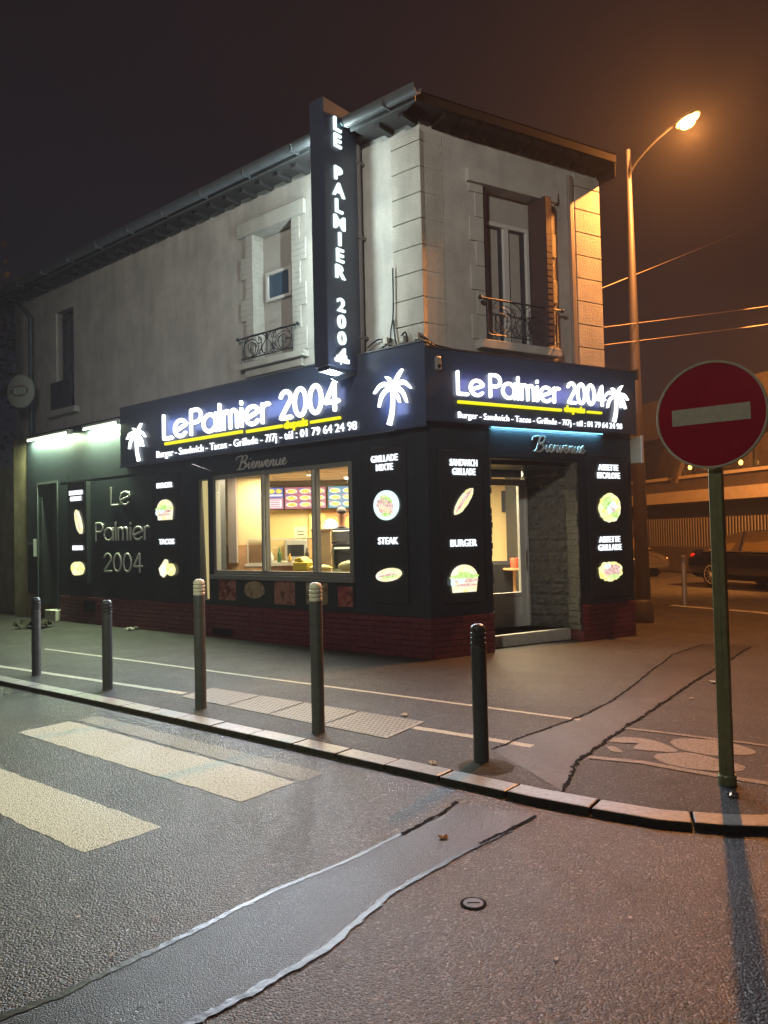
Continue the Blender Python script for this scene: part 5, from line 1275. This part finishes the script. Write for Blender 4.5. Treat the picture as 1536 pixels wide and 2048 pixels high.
# ================================================================== TREE far left behind the building
def tree(x, y, h, r_, label, seed):
    rnd = random.Random(seed); t = thing('tree', label, 'tree', T((x, y, 0)))
    b = MB(); b.tube([(0, 0, 0), (.1, 0, h*.3), (0, .1, h*.6), (.1, 0, h*.85)], [.25, .2, .12, .04], 10)
    for k in range(9):
        a = rnd.uniform(0, 2*PI); z = h*rnd.uniform(.35, .7); b.tube([(0, 0, z), (r_*.6*cos(a), r_*.6*sin(a), z+h*.18)], [.07, .02], 6)
    b.build('trunk', mat('bark', (.06, .045, .03), .9), t, smooth=True)
    b = MB()
    for k in range(4200):
        a = rnd.uniform(0, 2*PI); ph_ = math.acos(rnd.uniform(-1, 1)); q = rnd.random()**.45
        lob = 1+.25*sin(3*a+seed)*sin(2*ph_)+rnd.uniform(-.1, .1)
        p = Vector((r_*q*lob*sin(ph_)*cos(a), r_*q*lob*sin(ph_)*sin(a), h*.64+h*.36*q*lob*cos(ph_)))
        u = Vector((rnd.uniform(-1, 1), rnd.uniform(-1, 1), rnd.uniform(-1, 1))).normalized(); v_ = u.orthogonal().normalized(); s_ = rnd.uniform(.06, .14)
        b._f([b.bm.verts.new(p+u*s_), b.bm.verts.new(p+v_*s_*.6), b.bm.verts.new(p-u*s_), b.bm.verts.new(p-v_*s_*.6)])
    b.build('crown', mat('night_leaves', (.05, .07, .04), .7), t)
tree(-12.6, 21.5, 11.5, 2.5, 'dark leafy tree rising behind the left end of the building', 4)
tree(-15.6, 19.5, 9.0, 2.6, 'dark tree over the garden wall at the far left edge', 9)

# ================================================================== SMALL LITTER
def crumple(name, loc, s, label, m_='litter', cat='litter', seed=0):
    rnd = random.Random(seed); b = MB(); n = 7
    g = [[b.bm.verts.new((s*(i/n-.5), s*.7*(j/n-.5), rnd.uniform(.003, s*.28))) for j in range(n+1)] for i in range(n+1)]
    for i in range(n):
        for j in range(n): b._f([g[i][j], g[i+1][j], g[i+1][j+1], g[i][j+1]])
    tag(b.build(name, m_, None, T(loc, rnd.uniform(0, 3))), label, cat)
crumple('paper_scrap', (.14, 6.87, .006), .07, 'white paper scrap beside the tactile paving', seed=1)
crumple('paper_scrap', (3.36, 8.01, .002), .08, 'pale paper scrap on the orange-lit pavement left of the post', seed=2)
crumple('paper_scrap', (2.85, 7.29, .002), .04, 'tiny pale scrap in front of the crack near the sign post', seed=3)
crumple('crushed_can', (2.04, 4.64, .004), .07, 'crushed silver can at the foot of the sign post', 'chrome', 'can', seed=4)
crumple('crushed_can', (2.32, 4.62, .004), .07, 'shiny crumpled wrapper right of the sign post', 'chrome', 'wrapper', seed=5)
crumple('wrapper', (-4.62, 14.0, .002), .22, 'pale rubbish lying against the brick plinth on the left', seed=6)
crumple('wrapper', (.30, 5.42, .002), .07, 'clear plastic scrap on the pavement left of the near bollard', seed=7)
for i_, (x, y, lb) in enumerate(((-1.38, 3.42, 'tiny white speck of litter on the road at the lower left'), (-1.05, 3.40, 'small pale pellet on the road below the crosswalk'), (-1.12, 3.1, 'small white chip near the upper seam of the road patch'), (.62, 3.0, 'small glinting scrap on the road at the lower right'), (1.0, 3.3, 'bright scrap of foil on the orange-lit road'))):
    crumple('litter_speck', (x, y, -.037), .022, lb, 'litter', 'litter', 30+i_)
crumple('rubbish_heap', (-6.75, 14.75, .0), .6, 'small dark heap of rubbish by the far doorway', 'soil', 'rubbish', seed=8)
crumple('dead_leaf', (.28, 4.20, -.035), .05, 'orange leaf lying on the wet road patch nearest the kerb', mat('leaf', (.45, .2, .08), .6), 'leaf', seed=9)

# ================================================================== STREET LIGHTS outside the frame
def side_lamp(base, head, label, em):
    t = thing('street_lamp', label, 'street lamp', T(base)); d = Vector(head)-Vector(base)
    b = MB(); b.tube([(0, 0, 0), (0, 0, 3), (0, 0, d.z-.1)], [.09, .08, .05], 14); b.tube([(0, 0, d.z-.2), (d.x*.4, d.y*.4, d.z+.05), (d.x, d.y, d.z+.08)], .03, 8); b.build('pole', 'darkmetal', t, smooth=True)
    b = MB(); b.box(d.x-.15, d.x+.15, d.y-.3, d.y+.3, d.z+.03, d.z+.12); b.build('head', 'darkmetal', t, bevel=.02)
    b = MB(); b.box(d.x-.1, d.x+.1, d.y-.22, d.y+.22, d.z+.015, d.z+.028); b.build('lens', em, t)
side_lamp((-6.9, 2.2, -.04), (-4.0, 3.2, 7.6), 'greenish white street lamp over the crosswalk, left of the view', emitmat('green_white_lens', (.90, 1, .6), 8))
side_lamp((-5.5, -4.2, -.04), (-3.4, -2.0, 7.6), 'warm white street lamp on a tall pole behind the viewer', emitmat('warm_white_lens', (1, .93, .8), 8))
sp = light('street_light', 'SPOT', (-4.0, 3.2, 7.58), 1800, (.92, 1, .60), spot_size=R(58), spot_blend=1, shadow_soft_size=.2)
aim(sp, (-3.0, 5.7, 0))
sp = light('street_light', 'SPOT', (-3.4, -2.0, 7.58), 2900, (1.0, .92, .80), spot_size=R(64), spot_blend=1, shadow_soft_size=.3)
aim(sp, (0, 11, 6.0))
sp = light('street_light', 'SPOT', (-3.4, -2.0, 7.57), 540, (1.0, .93, .80), spot_size=R(150), spot_blend=.6, shadow_soft_size=.3)
aim(sp, (0, 7, 0))

# ================================================================== HAZE
b = MB(); b.box(-45, 45, -14, 75, -1.6, 22)
hz = b.build('haze', 'white_paint'); tag(hz, kind='stuff'); hz.data.materials.clear()
hm = bpy.data.materials.new('night_haze'); hm.use_nodes = True; N = hm.node_tree.nodes; N.clear()
o_ = N.new('ShaderNodeOutputMaterial'); pv = N.new('ShaderNodeVolumePrincipled')
pv.inputs['Color'].default_value = (.85, .85, .88, 1); pv.inputs['Density'].default_value = .0014; pv.inputs['Anisotropy'].default_value = .2
hm.node_tree.links.new(pv.outputs[0], o_.inputs['Volume']); hz.data.materials.append(hm)
